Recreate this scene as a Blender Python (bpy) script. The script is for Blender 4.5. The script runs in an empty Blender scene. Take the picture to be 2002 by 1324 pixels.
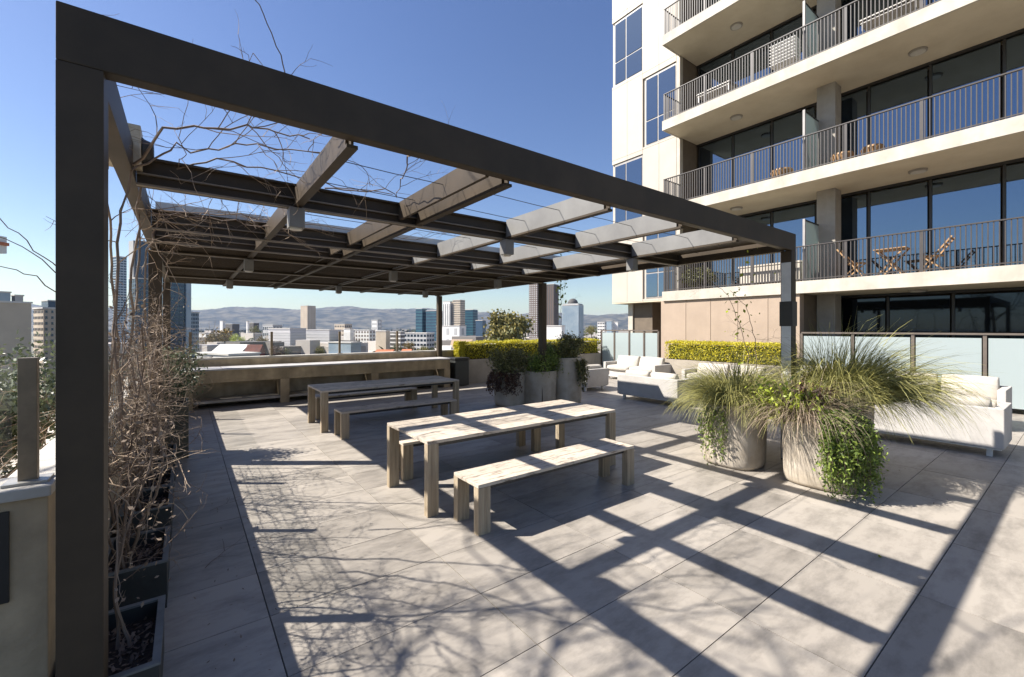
import bpy, bmesh, math, random
import numpy as np
from mathutils import Vector, Matrix
PI = math.pi
S = bpy.context.scene
COL = S.collection

# ------------------------------------------------------------------ camera, sky, sun, exposure
CAMH = 1.83
cam = bpy.data.cameras.new('camera'); camo = bpy.data.objects.new('camera', cam); COL.objects.link(camo)
camo.location = (0, 0, CAMH)
camo.rotation_euler = (PI / 2, 0, -math.atan2(0.6, 0.8))
cam.sensor_width = 36; cam.lens = 852 / 2002 * 36
cam.shift_y = -20 / 2002
cam.clip_start = 0.05; cam.clip_end = 30000
S.camera = camo
SUN_DIR = Vector((-0.804, 0.595, 0.952)).normalized()      # towards the sun
EL = math.asin(SUN_DIR.z)
w = bpy.data.worlds.new('World'); S.world = w; w.use_nodes = True
nt = w.node_tree; nt.nodes.clear()
sky = nt.nodes.new('ShaderNodeTexSky'); sky.sky_type = 'NISHITA'; sky.sun_disc = False
sky.sun_elevation = EL; sky.sun_rotation = math.atan2(SUN_DIR.x, SUN_DIR.y)
sky.altitude = 60; sky.air_density = 1.15; sky.dust_density = 0.5; sky.ozone_density = 2.2
bg = nt.nodes.new('ShaderNodeBackground'); bg.inputs['Strength'].default_value = 0.063
out = nt.nodes.new('ShaderNodeOutputWorld')
hs = nt.nodes.new('ShaderNodeHueSaturation'); hs.inputs['Saturation'].default_value = 1.14; hs.inputs['Hue'].default_value = 0.514
nt.links.new(sky.outputs[0], hs.inputs['Color']); nt.links.new(hs.outputs[0], bg.inputs[0]); nt.links.new(bg.outputs[0], out.inputs[0])
sl = bpy.data.lights.new('sun', 'SUN'); sl.energy = 5.0; sl.angle = math.radians(0.53); sl.color = (1.0, 0.945, 0.88)
so = bpy.data.objects.new('sun', sl); COL.objects.link(so)
so.rotation_euler = SUN_DIR.to_track_quat('Z', 'Y').to_euler()
S.view_settings.view_transform = 'Standard'; S.view_settings.look = 'None'
S.view_settings.exposure = 1.22; S.view_settings.gamma = 1.0; S.view_settings.use_curve_mapping = False
S.cycles.max_bounces = 8; S.cycles.diffuse_bounces = 4; S.cycles.transparent_max_bounces = 12

# ------------------------------------------------------------------ materials
MATS = {}
def mat(name, col, col2=None, scale=4.0, rough=0.6, bump=0.0, bscale=40.0, metal=0.0, spec=0.5, island=0.0,
        objrand=0.0, stretch=(1, 1, 1), trans=0.0, detail=6.0, lo=0.35, hi=0.65, streak=0.0, coat=0.0):
    m = bpy.data.materials.new(name); m.use_nodes = True
    t = m.node_tree; N = t.nodes; L = t.links
    b = N['Principled BSDF']; o = N['Material Output']
    b.inputs['Roughness'].default_value = rough; b.inputs['Metallic'].default_value = metal
    b.inputs['Specular IOR Level'].default_value = spec
    tc = N.new('ShaderNodeTexCoord'); mp = N.new('ShaderNodeMapping'); mp.inputs['Scale'].default_value = stretch
    oi = N.new('ShaderNodeObjectInfo'); ad = N.new('ShaderNodeVectorMath'); ad.operation = 'ADD'
    cx = N.new('ShaderNodeCombineXYZ'); mu = N.new('ShaderNodeMath'); mu.operation = 'MULTIPLY'; mu.inputs[1].default_value = 37.0
    L.new(oi.outputs['Random'], mu.inputs[0]); L.new(mu.outputs[0], cx.inputs[0]); L.new(mu.outputs[0], cx.inputs[1])
    L.new(tc.outputs['Object'], mp.inputs[0]); L.new(mp.outputs[0], ad.inputs[0]); L.new(cx.outputs[0], ad.inputs[1])
    no = N.new('ShaderNodeTexNoise'); no.inputs['Scale'].default_value = scale; no.inputs['Detail'].default_value = detail
    no.inputs['Roughness'].default_value = 0.62
    L.new(ad.outputs[0], no.inputs['Vector'])
    cr = N.new('ShaderNodeValToRGB'); c2 = col2 or tuple(c * 0.8 for c in col)
    cr.color_ramp.elements[0].position = lo; cr.color_ramp.elements[1].position = hi
    cr.color_ramp.elements[0].color = (*c2, 1); cr.color_ramp.elements[1].color = (*col, 1)
    fac = no.outputs['Fac']
    if island:
        ge = N.new('ShaderNodeNewGeometry'); mx = N.new('ShaderNodeMix'); mx.inputs[0].default_value = island
        L.new(fac, mx.inputs[2]); L.new(ge.outputs['Random Per Island'], mx.inputs[3]); fac = mx.outputs[0]
    L.new(fac, cr.inputs[0]); c = cr.outputs[0]
    def scaled(c, src, lo_, hi_):
        mr = N.new('ShaderNodeMapRange'); mr.inputs[3].default_value = lo_; mr.inputs[4].default_value = hi_
        L.new(src, mr.inputs[0]); vm = N.new('ShaderNodeVectorMath'); vm.operation = 'SCALE'
        L.new(c, vm.inputs[0]); L.new(mr.outputs[0], vm.inputs['Scale']); return vm.outputs[0]
    if objrand: c = scaled(c, oi.outputs['Random'], 1 - objrand, 1 + objrand)
    if streak:
        m2 = N.new('ShaderNodeMapping'); m2.inputs['Scale'].default_value = (3.0, 3.0, 0.25)
        n2 = N.new('ShaderNodeTexNoise'); n2.inputs['Scale'].default_value = 1.6; n2.inputs['Detail'].default_value = 5
        L.new(tc.outputs['Object'], m2.inputs[0]); L.new(m2.outputs[0], n2.inputs['Vector'])
        c = scaled(c, n2.outputs['Fac'], 1 - streak * 1.3, 1 + streak * 0.7)
    L.new(c, b.inputs['Base Color'])
    if bump:
        n3 = N.new('ShaderNodeTexNoise'); n3.inputs['Scale'].default_value = bscale; n3.inputs['Detail'].default_value = 4
        L.new(ad.outputs[0], n3.inputs['Vector']); bp = N.new('ShaderNodeBump')
        bp.inputs['Strength'].default_value = bump; bp.inputs['Distance'].default_value = 0.02
        L.new(n3.outputs['Fac'], bp.inputs['Height']); L.new(bp.outputs[0], b.inputs['Normal'])
    if trans:
        tr = N.new('ShaderNodeBsdfTranslucent'); L.new(c, tr.inputs[0]); ms = N.new('ShaderNodeMixShader'); ms.inputs[0].default_value = trans
        L.new(b.outputs[0], ms.inputs[1]); L.new(tr.outputs[0], ms.inputs[2]); L.new(ms.outputs[0], o.inputs[0])
    MATS[name] = m; return m

def tile_mat():
    """honed grey porcelain: cloudy, with fine directional veins, a slightly different shade for each tile"""
    m = mat('tile', (0.33, 0.296, 0.25), (0.185, 0.167, 0.142), scale=2.1, rough=0.5, bump=0.06, bscale=90, objrand=0.17,
            stretch=(0.8, 1.9, 1), detail=14, lo=0.33, hi=0.55, spec=0.4)
    for n_ in m.node_tree.nodes:
        if n_.type == 'TEX_NOISE': n_.inputs['Roughness'].default_value = 0.72
    return m
def glass_mat(name, tint, refl=0.08, alpha=0.85):
    m = bpy.data.materials.new(name); m.use_nodes = True; t = m.node_tree; N = t.nodes; L = t.links; N.clear()
    o = N.new('ShaderNodeOutputMaterial'); tr = N.new('ShaderNodeBsdfTransparent'); tr.inputs[0].default_value = (*tint, 1)
    gl = N.new('ShaderNodeBsdfGlossy'); gl.inputs['Roughness'].default_value = 0.02
    ms = N.new('ShaderNodeMixShader'); ms.inputs[0].default_value = refl; L.new(tr.outputs[0], ms.inputs[1]); L.new(gl.outputs[0], ms.inputs[2])
    L.new(ms.outputs[0], o.inputs[0]); MATS[name] = m; return m
def frosted_mat():
    m = bpy.data.materials.new('frosted'); m.use_nodes = True; t = m.node_tree; N = t.nodes; L = t.links; N.clear()
    o = N.new('ShaderNodeOutputMaterial')
    d = N.new('ShaderNodeBsdfDiffuse'); d.inputs[0].default_value = (0.50, 0.57, 0.56, 1)
    tl = N.new('ShaderNodeBsdfTranslucent'); tl.inputs[0].default_value = (0.5, 0.58, 0.56, 1)
    g = N.new('ShaderNodeBsdfGlossy'); g.inputs['Roughness'].default_value = 0.35
    a = N.new('ShaderNodeMixShader'); a.inputs[0].default_value = 0.4
    b = N.new('ShaderNodeMixShader'); b.inputs[0].default_value = 0.12
    L.new(d.outputs[0], a.inputs[1]); L.new(tl.outputs[0], a.inputs[2]); L.new(a.outputs[0], b.inputs[1]); L.new(g.outputs[0], b.inputs[2])
    L.new(b.outputs[0], o.inputs[0]); MATS['frosted'] = m
def window_mat(name, col, rough=0.03, spec=1.0, ior=1.9):
    m = bpy.data.materials.new(name); m.use_nodes = True; b = m.node_tree.nodes['Principled BSDF']
    b.inputs['Base Color'].default_value = (*col, 1); b.inputs['Roughness'].default_value = rough
    b.inputs['IOR'].default_value = ior; b.inputs['Specular Tint'].default_value = (0.55, 0.75, 1.0, 1); b.inputs['Specular IOR Level'].default_value = 0.5
    MATS[name] = m
tile_mat(); frosted_mat()
glass_mat('clear_glass', (0.985, 0.99, 0.985))
window_mat('facade_glass', (0.006, 0.008, 0.011), ior=3.0)
window_mat('ground_glass', (0.006, 0.007, 0.009), ior=1.5)
window_mat('far_glass', (0.012, 0.02, 0.032), ior=1.8, rough=0.15)
mat('far_blue', (0.04, 0.075, 0.12), (0.025, 0.05, 0.085), scale=0.1, rough=0.25)
mat('far_teal', (0.035, 0.11, 0.14), (0.02, 0.07, 0.10), scale=0.1, rough=0.3)
mat('far_pale_glass', (0.32, 0.38, 0.42), (0.23, 0.3, 0.36), scale=0.1, rough=0.3)
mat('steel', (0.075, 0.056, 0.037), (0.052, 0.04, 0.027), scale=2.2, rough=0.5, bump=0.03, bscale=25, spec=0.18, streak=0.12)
mat('flange', (0.22, 0.18, 0.13), (0.16, 0.13, 0.095), scale=2.5, rough=0.5)  # steel made paler, standing in for light bounced up from the floor
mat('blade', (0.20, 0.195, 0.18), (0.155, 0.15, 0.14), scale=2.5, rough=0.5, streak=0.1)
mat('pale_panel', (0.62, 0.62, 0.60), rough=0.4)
mat('cream_box', (0.55, 0.47, 0.34), (0.4, 0.33, 0.22), scale=8, rough=0.5, streak=0.3)
mat('black_metal', (0.02, 0.019, 0.018), rough=0.45)
mat('rail_metal', (0.055, 0.046, 0.041), (0.042, 0.035, 0.031), rough=0.5)
mat('light_metal', (0.38, 0.37, 0.34), (0.28, 0.26, 0.23), rough=0.4, metal=0.3)
mat('fog_metal', (0.24, 0.185, 0.12), (0.17, 0.13, 0.085), scale=10, rough=0.45, metal=0.3)
mat('joint', (0.035, 0.033, 0.03), rough=0.9)
mat('concrete', (0.58, 0.48, 0.34), (0.36, 0.295, 0.21), scale=2.6, rough=0.85, bump=0.25, bscale=30, streak=0.35, detail=9)
mat('concrete_pale', (0.52, 0.405, 0.255), (0.34, 0.265, 0.165), scale=2.6, rough=0.85, bump=0.25, bscale=30, streak=0.4, detail=9)
mat('concrete_cap', (0.5, 0.475, 0.42), (0.36, 0.33, 0.28), scale=3, rough=0.8, bump=0.15, bscale=30)
mat('counter_top', (0.52, 0.50, 0.48), (0.38, 0.365, 0.35), scale=4, rough=0.45)
mat('pot', (0.52, 0.46, 0.375), (0.36, 0.30, 0.22), scale=2.2, rough=0.85, bump=0.2, bscale=18, streak=0.18, detail=8)
mat('planter_box', (0.36, 0.315, 0.25), (0.27, 0.235, 0.185), scale=2, rough=0.8, bump=0.1, streak=0.15)
mat('soil', (0.05, 0.036, 0.026), (0.018, 0.013, 0.01), scale=35, rough=1, bump=1.0, bscale=60)
mat('planter_dark', (0.035, 0.038, 0.034), (0.022, 0.024, 0.022), scale=6, rough=0.55, bump=0.05)
mat('planter_rim', (0.16, 0.17, 0.165), (0.1, 0.105, 0.1), scale=8, rough=0.5)
mat('planter_olive', (0.085, 0.078, 0.05), (0.06, 0.055, 0.036), rough=0.6)
mat('wood_white', (0.50, 0.43, 0.34), (0.15, 0.112, 0.08), scale=4.5, rough=0.75, bump=0.35, bscale=70, stretch=(1.3, 5.5, 5.5), objrand=0.2, lo=0.33, hi=0.47, detail=12)
mat('wood_leg', (0.40, 0.325, 0.22), (0.22, 0.165, 0.105), scale=2.0, rough=0.8, bump=0.3, bscale=60, stretch=(16, 16, 0.8), objrand=0.1, lo=0.3, hi=0.6, detail=8)
mat('wood_under', (0.12, 0.085, 0.055), rough=0.85)
mat('fabric', (0.48, 0.455, 0.415), (0.41, 0.385, 0.35), scale=3, rough=0.95, bump=0.3, bscale=160)
mat('cushion', (0.49, 0.455, 0.39), (0.40, 0.365, 0.31), scale=2.4, rough=0.95, bump=0.4, bscale=6)
mat('white_metal', (0.72, 0.71, 0.68), rough=0.5)
mat('plaster', (0.37, 0.285, 0.212), (0.325, 0.25, 0.185), scale=1.2, rough=0.85, bump=0.08, streak=0.08)
mat('facade_panel', (0.46, 0.405, 0.335), (0.415, 0.365, 0.30), scale=1, rough=0.65, objrand=0.04)
mat('fascia', (0.53, 0.485, 0.41), (0.42, 0.375, 0.305), scale=1.5, rough=0.8, streak=0.15, bump=0.05)
mat('soffit', (0.62, 0.54, 0.40), (0.54, 0.46, 0.33), scale=1.2, rough=0.85, bump=0.05)
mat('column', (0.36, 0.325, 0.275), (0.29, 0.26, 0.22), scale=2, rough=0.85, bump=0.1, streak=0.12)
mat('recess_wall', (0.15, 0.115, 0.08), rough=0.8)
mat('dark_frame', (0.025, 0.023, 0.021), rough=0.45)
mat('brown_frame', (0.13, 0.105, 0.085), rough=0.5)
mat('window_trim', (0.32, 0.30, 0.28), rough=0.5)
mat('lamp_glass', (0.62, 0.58, 0.5), rough=0.3)
mat('teak', (0.42, 0.26, 0.12), (0.32, 0.18, 0.08), scale=12, rough=0.6)
mat('wicker', (0.40, 0.24, 0.11), (0.2, 0.11, 0.05), scale=30, rough=0.8)
mat('hedge_leaf', (0.78, 0.66, 0.04), (0.27, 0.27, 0.025), scale=3, rough=0.5, island=0.8, trans=0.3, lo=0.1, hi=0.9)
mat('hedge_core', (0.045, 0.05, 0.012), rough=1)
mat('grass_blade', (0.50, 0.46, 0.15), (0.07, 0.085, 0.03), scale=3, rough=0.6, island=0.85, trans=0.25, lo=0.05, hi=0.95)
mat('grass_dry', (0.46, 0.36, 0.25), (0.10, 0.07, 0.045), scale=3, rough=0.7, island=0.85, trans=0.15, lo=0.05, hi=0.95)
mat('leaf_green', (0.28, 0.36, 0.06), (0.06, 0.10, 0.022), scale=3, rough=0.5, island=0.8, trans=0.25, lo=0.05, hi=0.95)
mat('leaf_lime', (0.42, 0.48, 0.04), (0.2, 0.26, 0.03), scale=3, rough=0.5, island=0.8, trans=0.3, lo=0.1, hi=0.9)
mat('leaf_dark', (0.24, 0.23, 0.075), (0.045, 0.055, 0.02), scale=3, rough=0.5, island=0.8, trans=0.15, lo=0.05, hi=0.95)
mat('leaf_red', (0.13, 0.06, 0.035), (0.05, 0.03, 0.02), scale=3, rough=0.6, island=0.8, trans=0.15, lo=0.05, hi=0.95)
mat('leaf_olive', (0.17, 0.20, 0.11), (0.055, 0.075, 0.035), scale=3, rough=0.5, island=0.8, trans=0.2, lo=0.05, hi=0.95)
mat('leaf_autumn', (0.27, 0.16, 0.03), (0.06, 0.07, 0.02), scale=0.6, rough=0.7, island=0.5, trans=0.2, lo=0.2, hi=0.8)
mat('leaf_gum', (0.30, 0.24, 0.06), (0.06, 0.08, 0.03), scale=0.5, rough=0.7, island=0.55, trans=0.2, lo=0.2, hi=0.8)
mat('twig', (0.27, 0.205, 0.15), (0.10, 0.065, 0.045), scale=6, rough=0.85, island=0.6, lo=0.1, hi=0.9)
mat('twig_grey', (0.46, 0.345, 0.235), (0.09, 0.058, 0.04), scale=6, rough=0.85, island=0.7, lo=0.1, hi=0.9)
mat('bark', (0.16, 0.12, 0.085), (0.08, 0.06, 0.045), scale=8, rough=0.9, bump=0.4, bscale=20)
mat('paving_pale', (0.55, 0.50, 0.43), (0.42, 0.38, 0.32), scale=1.5, rough=0.8)
mat('white_wall', (0.72, 0.70, 0.66), (0.62, 0.60, 0.56), scale=0.05, rough=0.8)
mat('grey_wall', (0.42, 0.42, 0.41), (0.35, 0.35, 0.345), scale=0.05, rough=0.8)
mat('lilac_wall', (0.52, 0.505, 0.505), (0.46, 0.45, 0.45), scale=0.05, rough=0.8)
mat('beige_wall', (0.50, 0.42, 0.32), (0.42, 0.35, 0.27), scale=0.05, rough=0.8)
mat('tan_wall', (0.42, 0.30, 0.2), (0.36, 0.26, 0.18), scale=0.05, rough=0.8)
mat('brick_red', (0.16, 0.045, 0.03), (0.11, 0.03, 0.022), scale=0.5, rough=0.9)
mat('brown_tower', (0.14, 0.095, 0.075), (0.11, 0.075, 0.06), scale=0.1, rough=0.7)
mat('roof_dark', (0.09, 0.085, 0.08), rough=0.8)
mat('roof_pale', (0.6, 0.57, 0.52), (0.5, 0.47, 0.43), scale=0.2, rough=0.7)
mat('roof_orange', (0.48, 0.15, 0.06), (0.36, 0.11, 0.045), scale=0.3, rough=0.8)
mat('suburb', (0.62, 0.56, 0.5), (0.10, 0.09, 0.08), scale=0.01, rough=0.8, island=0.95, lo=0.05, hi=0.95)
mat('street_tree', (0.10, 0.105, 0.03), (0.03, 0.04, 0.015), scale=0.05, rough=0.9, island=0.6, lo=0.1, hi=0.9)
mat('hills', (0.11, 0.10, 0.07), (0.015, 0.022, 0.018), scale=0.006, rough=1, detail=12, lo=0.42, hi=0.62)
mat('city_ground', (0.20, 0.18, 0.15), (0.06, 0.07, 0.04), scale=0.02, rough=1, detail=10)

# ------------------------------------------------------------------ mesh helpers
class MB:
    def __init__(s): s.v = []; s.f = []
    def box(s, x0, x1, y0, y1, z0, z1):
        n = len(s.v)
        s.v += [(x0, y0, z0), (x1, y0, z0), (x1, y1, z0), (x0, y1, z0), (x0, y0, z1), (x1, y0, z1), (x1, y1, z1), (x0, y1, z1)]
        s.f += [tuple(n + i for i in q) for q in ((0, 3, 2, 1), (4, 5, 6, 7), (0, 1, 5, 4), (1, 2, 6, 5), (2, 3, 7, 6), (3, 0, 4, 7))]
        return s
    def obox(s, c, ax, ay, az):                                  # oriented box: centre and three half axes
        n = len(s.v); c = Vector(c); ax = Vector(ax); ay = Vector(ay); az = Vector(az)
        for k in (-1, 1):
            for i, j in ((-1, -1), (1, -1), (1, 1), (-1, 1)): s.v.append(tuple(c + ax * i + ay * j + az * k))
        s.f += [tuple(n + i for i in q) for q in ((0, 3, 2, 1), (4, 5, 6, 7), (0, 1, 5, 4), (1, 2, 6, 5), (2, 3, 7, 6), (3, 0, 4, 7))]
        return s
    def bar(s, a, b, wx, wy):
        a = Vector(a); b = Vector(b); d = (b - a); l = d.length; d.normalize()
        u = d.cross(Vector((0, 0, 1)))
        if u.length < 1e-3: u = Vector((1, 0, 0))
        u.normalize(); v = u.cross(d).normalized()
        return s.obox((a + b) / 2, d * l / 2, u * wx / 2, v * wy / 2)
    def tube(s, pts, r0, r1, sides=4):
        pts = [Vector(p) for p in pts]; n0 = len(s.v); m = len(pts)
        for i, p in enumerate(pts):
            d = (pts[min(i + 1, m - 1)] - pts[max(i - 1, 0)]).normalized()
            u = d.cross(Vector((0.3, 0.2, 1))).normalized(); v = d.cross(u)
            r = r0 + (r1 - r0) * i / (m - 1)
            for k in range(sides):
                a = 2 * PI * k / sides; s.v.append(tuple(p + (u * math.cos(a) + v * math.sin(a)) * r))
        for i in range(m - 1):
            for k in range(sides):
                a = n0 + i * sides + k; b = n0 + i * sides + (k + 1) % sides
                s.f.append((a, b, b + sides, a + sides))
        s.f.append(tuple(n0 + k for k in range(sides))[::-1]); s.f.append(tuple(n0 + (m - 1) * sides + k for k in range(sides)))
        return s
    def cyl(s, x, y, z0, z1, r0, r1=None, sides=24):
        r1 = r0 if r1 is None else r1; n = len(s.v)
        for z, r in ((z0, r0), (z1, r1)):
            for k in range(sides): a = 2 * PI * k / sides; s.v.append((x + r * math.cos(a), y + r * math.sin(a), z))
        for k in range(sides): s.f.append((n + k, n + (k + 1) % sides, n + sides + (k + 1) % sides, n + sides + k))
        s.f.append(tuple(n + k for k in range(sides))[::-1]); s.f.append(tuple(n + sides + k for k in range(sides)))
        return s
    def leaves(s, C, size, rng, flat=0.0, aspect=0.45):
        """C: (n,3) centres; one diamond leaf each, random orientation"""
        C = np.asarray(C); n = len(C)
        u = rng.normal(size=(n, 3)); u /= np.linalg.norm(u, axis=1)[:, None] + 1e-9
        w_ = rng.normal(size=(n, 3)); w_[:, 2] += flat * 3
        v = np.cross(w_, u); v /= np.linalg.norm(v, axis=1)[:, None] + 1e-9
        L = (size * (0.6 + 0.8 * rng.random(n)))[:, None]
        P = np.stack([C - u * L, C + v * L * aspect, C + u * L, C - v * L * aspect], 1).reshape(-1, 3)
        k = len(s.v); s.v += [tuple(p) for p in P]
        s.f += [(k + 4 * i, k + 4 * i + 1, k + 4 * i + 2, k + 4 * i + 3) for i in range(n)]
        return s
    def ribbon(s, pts, w0, w1, side):
        n = len(s.v); m = len(pts)
        for i, p in enumerate(pts):
            ww = w0 + (w1 - w0) * i / (m - 1)
            s.v.append(tuple(p - side * ww / 2)); s.v.append(tuple(p + side * ww / 2))
        for i in range(m - 1): s.f.append((n + 2 * i, n + 2 * i + 1, n + 2 * i + 3, n + 2 * i + 2))
    def mesh(s, name, m, smooth=False):
        me = bpy.data.meshes.new(name); me.from_pydata(s.v, [], s.f); me.update()
        me.materials.append(MATS[m])
        if smooth: me.polygons.foreach_set('use_smooth', [True] * len(me.polygons))
        return me
    def build(s, name, m, parent=None, bevel=0.0, smooth=False, loc=None):
        o = bpy.data.objects.new(name, s.mesh(name, m, smooth)); COL.objects.link(o)
        if parent: o.parent = parent
        if loc: o.location = loc
        if bevel:
            bm_ = bmesh.new(); bm_.from_mesh(o.data)
            bmesh.ops.bevel(bm_, geom=bm_.edges[:], offset=bevel, segments=2, affect='EDGES', profile=0.6)
            bm_.to_mesh(o.data); bm_.free()
        return o
def tag(o, label, cat, group=None):
    o['label'] = label; o['category'] = cat
    if group: o['group'] = group
    return o
def kind(o, k): o['kind'] = k; return o
def thing(name, label, cat, loc=(0, 0, 0), rz=0.0, group=None):
    o = bpy.data.objects.new(name, None); COL.objects.link(o); o.location = loc; o.rotation_euler = (0, 0, rz); o.empty_display_size = 0.2
    return tag(o, label, cat, group)
def copy_tree(o, parent=None):
    c = o.copy(); COL.objects.link(c)
    if parent: c.parent = parent
    for ch in list(o.children): copy_tree(ch, c)
    return c
def inst(name, me, parent, loc=(0, 0, 0), rz=0.0, scale=None):
    o = bpy.data.objects.new(name, me); COL.objects.link(o); o.parent = parent; o.location = loc; o.rotation_euler = (0, 0, rz)
    if scale: o.scale = scale
    return o
def cushion_mesh(lx, ly, lz, m='cushion', r=0.06, puff=0.03):
    bm_ = bmesh.new(); bmesh.ops.create_cube(bm_, size=1)
    bmesh.ops.subdivide_edges(bm_, edges=bm_.edges[:], cuts=7, use_grid_fill=True)
    for v in bm_.verts:
        x, y, z = v.co * 2
        f = 1 - 0.06 * (abs(x) ** 4 + abs(y) ** 4)
        h = lz / 2 * f + puff * (1 - x * x) * (1 - y * y)
        rx = 1 - 0.5 * r / lx * 2 * (abs(z) ** 4); ry = 1 - 0.5 * r / ly * 2 * (abs(z) ** 4)
        v.co = Vector((x * lx / 2 * rx * (1 - 0.03 * y * y), y * ly / 2 * ry * (1 - 0.03 * x * x), z * h))
    me = bpy.data.meshes.new('cushion'); bm_.to_mesh(me); bm_.free(); me.materials.append(MATS[m])
    me.polygons.foreach_set('use_smooth', [True] * len(me.polygons)); return me

# ------------------------------------------------------------------ far setting: ground, hills
GZ = -27.0
kind(MB().box(-9000, 9000, -9000, 9000, GZ - 1, GZ).build('city_ground', 'city_ground'), 'structure')
def hills():
    rng = np.random.default_rng(4); NX, NY = 260, 34; v = []; f = []
    ph = rng.random(16) * 6.28
    def prof(a):
        t = 0
        for k in range(9): t += math.sin(a * (5 + 7.3 * k) + ph[k]) / (1 + k * 0.8)
        return t
    for j in range(NY):
        for i in range(NX):
            a = math.radians(-40 + 150 * i / (NX - 1))          # azimuth measured from +Y towards +X
            t = j / (NY - 1); r = 5200 + 2900 * t
            env = math.sin(min(1, t * 1.25) * PI / 2) ** 1.3
            base = 285 + 26 * prof(a) + 38 * math.exp(-((math.degrees(a) - 12) / 9) ** 2) - 30 * math.exp(-((math.degrees(a) - 52) / 16) ** 2)
            z = GZ + env * base * 1.02 + env * 26 * math.sin(a * 60 + t * 9) * math.sin(t * 14 + a * 21) + env * 13 * math.sin(a * 143 + t * 23)
            if t > 0.86: z -= (t - 0.86) * 900
            v.append((r * math.sin(a), r * math.cos(a), z))
    for j in range(NY - 1):
        for i in range(NX - 1):
            n = j * NX + i; f.append((n, n + 1, n + NX + 1, n + NX))
    m = MB(); m.v = v; m.f = f
    kind(m.build('hills', 'hills', smooth=True), 'structure')
hills()
def W(px, d, z=0.0):
    r = (px - 1001) / 852 * d
    return Vector((0.6 * d + 0.8 * r, 0.8 * d - 0.6 * r, z))
def ZP(py, d): return CAMH + (642 - py) * d / 852

# ------------------------------------------------------------------ terrace structure
kind(MB().box(-9, 30, -9, 13.3, -3.0, -0.032).build('terrace_slab', 'joint'), 'structure')
podium = MB().box(-8.98, 29.98, -8.98, 13.2, GZ, -3.0).build('podium_building', 'beige_wall')
tag(podium, 'beige base building that carries the roof terrace', 'building')
floor = kind(MB().box(-0.46, 16.2, -4.2, 13.0, -0.031, -0.016).build('terrace_floor', 'joint'), 'structure')
tm = MB().box(0.0035, 1.1965, 0.003, 0.602, -0.015, 0.0).mesh('tile', 'tile')
edge = MB().box(0.0035, 0.8825, 0.003, 0.602, -0.015, 0.0).mesh('tile', 'tile')
rows = [(0.72 + 0.605 * k) for k in range(-8, 21)]
cands = []
for y in rows:
    for i in range(-1, 13):
        x = 0.43 + 1.2 * i
        cands.append((math.hypot(x + .6, y + .3), x, y, i))
cands = [c for c in cands if c[1] * 0.6 + c[2] * 0.8 > 0.2 and abs(0.8 * (c[1] + .6) - 0.6 * (c[2] + .3)) < 1.35 * (0.6 * (c[1] + .6) + 0.8 * (c[2] + .3)) + 1.5]
cands.sort()
rest = MB(); random.seed(5)
for n, (dd, x, y, i) in enumerate(cands):
    if n < 285:
        o = inst('tile', edge if i == -1 else tm, floor, (x if i > -1 else -0.456, y, random.uniform(-0.0006, 0.0006)))
    else:
        x0 = x if i > -1 else -0.456; rest.box(x0 + .004, x + 1.196, y + .004, y + .601, -0.015, 0.0)
kind(rest.build('tile_field', 'tile', parent=floor), 'stuff')
# neighbouring roof garden beyond the left wall
kind(MB().box(-8.9, -0.70, 2.95, 13.0, -0.03, 0.0).build('garden_paving', 'paving_pale'), 'structure')

# left parapet: end wall facing the camera side and the long wall beside the planters
lw = thing('parapet_wall', 'tall stained concrete wall at the left edge beside the big steel post, dark panel set in it', 'wall', (-0.6, 2.8, 0))
MB().box(-3.0 + .6, -0.478 + .6, 2.74 - 2.8, 2.95 - 2.8, 0, 1.10).build('wall', 'concrete_pale', lw, bevel=0.006)
MB().box(-0.62 + .6, -0.485 + .6, 2.955 - 2.8, 13.0 - 2.8, 0, 1.09).build('wall', 'concrete', lw)
MB().box(-3.0 + .6, -0.465 + .6, 2.715 - 2.8, 2.97 - 2.8, 1.102, 1.15).build('coping', 'concrete_cap', lw, bevel=0.008)
MB().box(-0.66 + .6, -0.465 + .6, 2.975 - 2.8, 13.0 - 2.8, 1.092, 1.14).build('coping', 'concrete_cap', lw, bevel=0.008)
MB().box(-1.6 + .6, -0.592 + .6, 2.728 - 2.8, 2.742 - 2.8, 0.68, 1.06).build('panel', 'black_metal', lw)
bw = thing('parapet_wall', 'low concrete wall along the far edge of the terrace behind the grey counter', 'wall', (3, 13.1, 0))
MB().box(-0.6 - 3, 14.0 - 3, -0.08, 0.1, 0, 1.05).build('wall', 'concrete', bw)
MB().box(-0.6 - 3, 14.0 - 3, -0.12, 0.14, 1.052, 1.10).build('coping', 'concrete_cap', bw)

def balustrade(name, label, posts, z0, z1, axis, pane=True, m='fog_metal'):
    t = thing(name, label, 'balustrade', (*posts[0], z0))
    x0, y0 = posts[0]
    for (x, y) in posts:
        MB().box(x - x0 - .03, x - x0 + .03, y - y0 - .02, y - y0 + .02, 0, z1 - z0).build('post', m, t, bevel=0.003)
        MB().box(x - x0 - .07, x - x0 + .07, y - y0 - .06, y - y0 + .06, 0.001, 0.012).build('base_plate', 'light_metal', t)
    if pane:
        for a, b in zip(posts, posts[1:]):
            q = MB()
            if axis == 'y': q.box(a[0] - x0 - .006, a[0] - x0 + .006, a[1] - y0 + .04, b[1] - y0 - .04, 0.06, z1 - z0 - .03)
            else: q.box(min(a[0], b[0]) - x0 + .05, max(a[0], b[0]) - x0 - .05, a[1] - y0 - .006, a[1] - y0 + .006, 0.06, z1 - z0 - .03)
            q.build('pane', 'clear_glass', t)
    return t
balustrade('balustrade', 'glass balustrade with flat brown steel post on the wall left of the big post', [(-0.555, 2.83), (-2.3, 2.83)], 1.15, 1.70, 'x')
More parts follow.
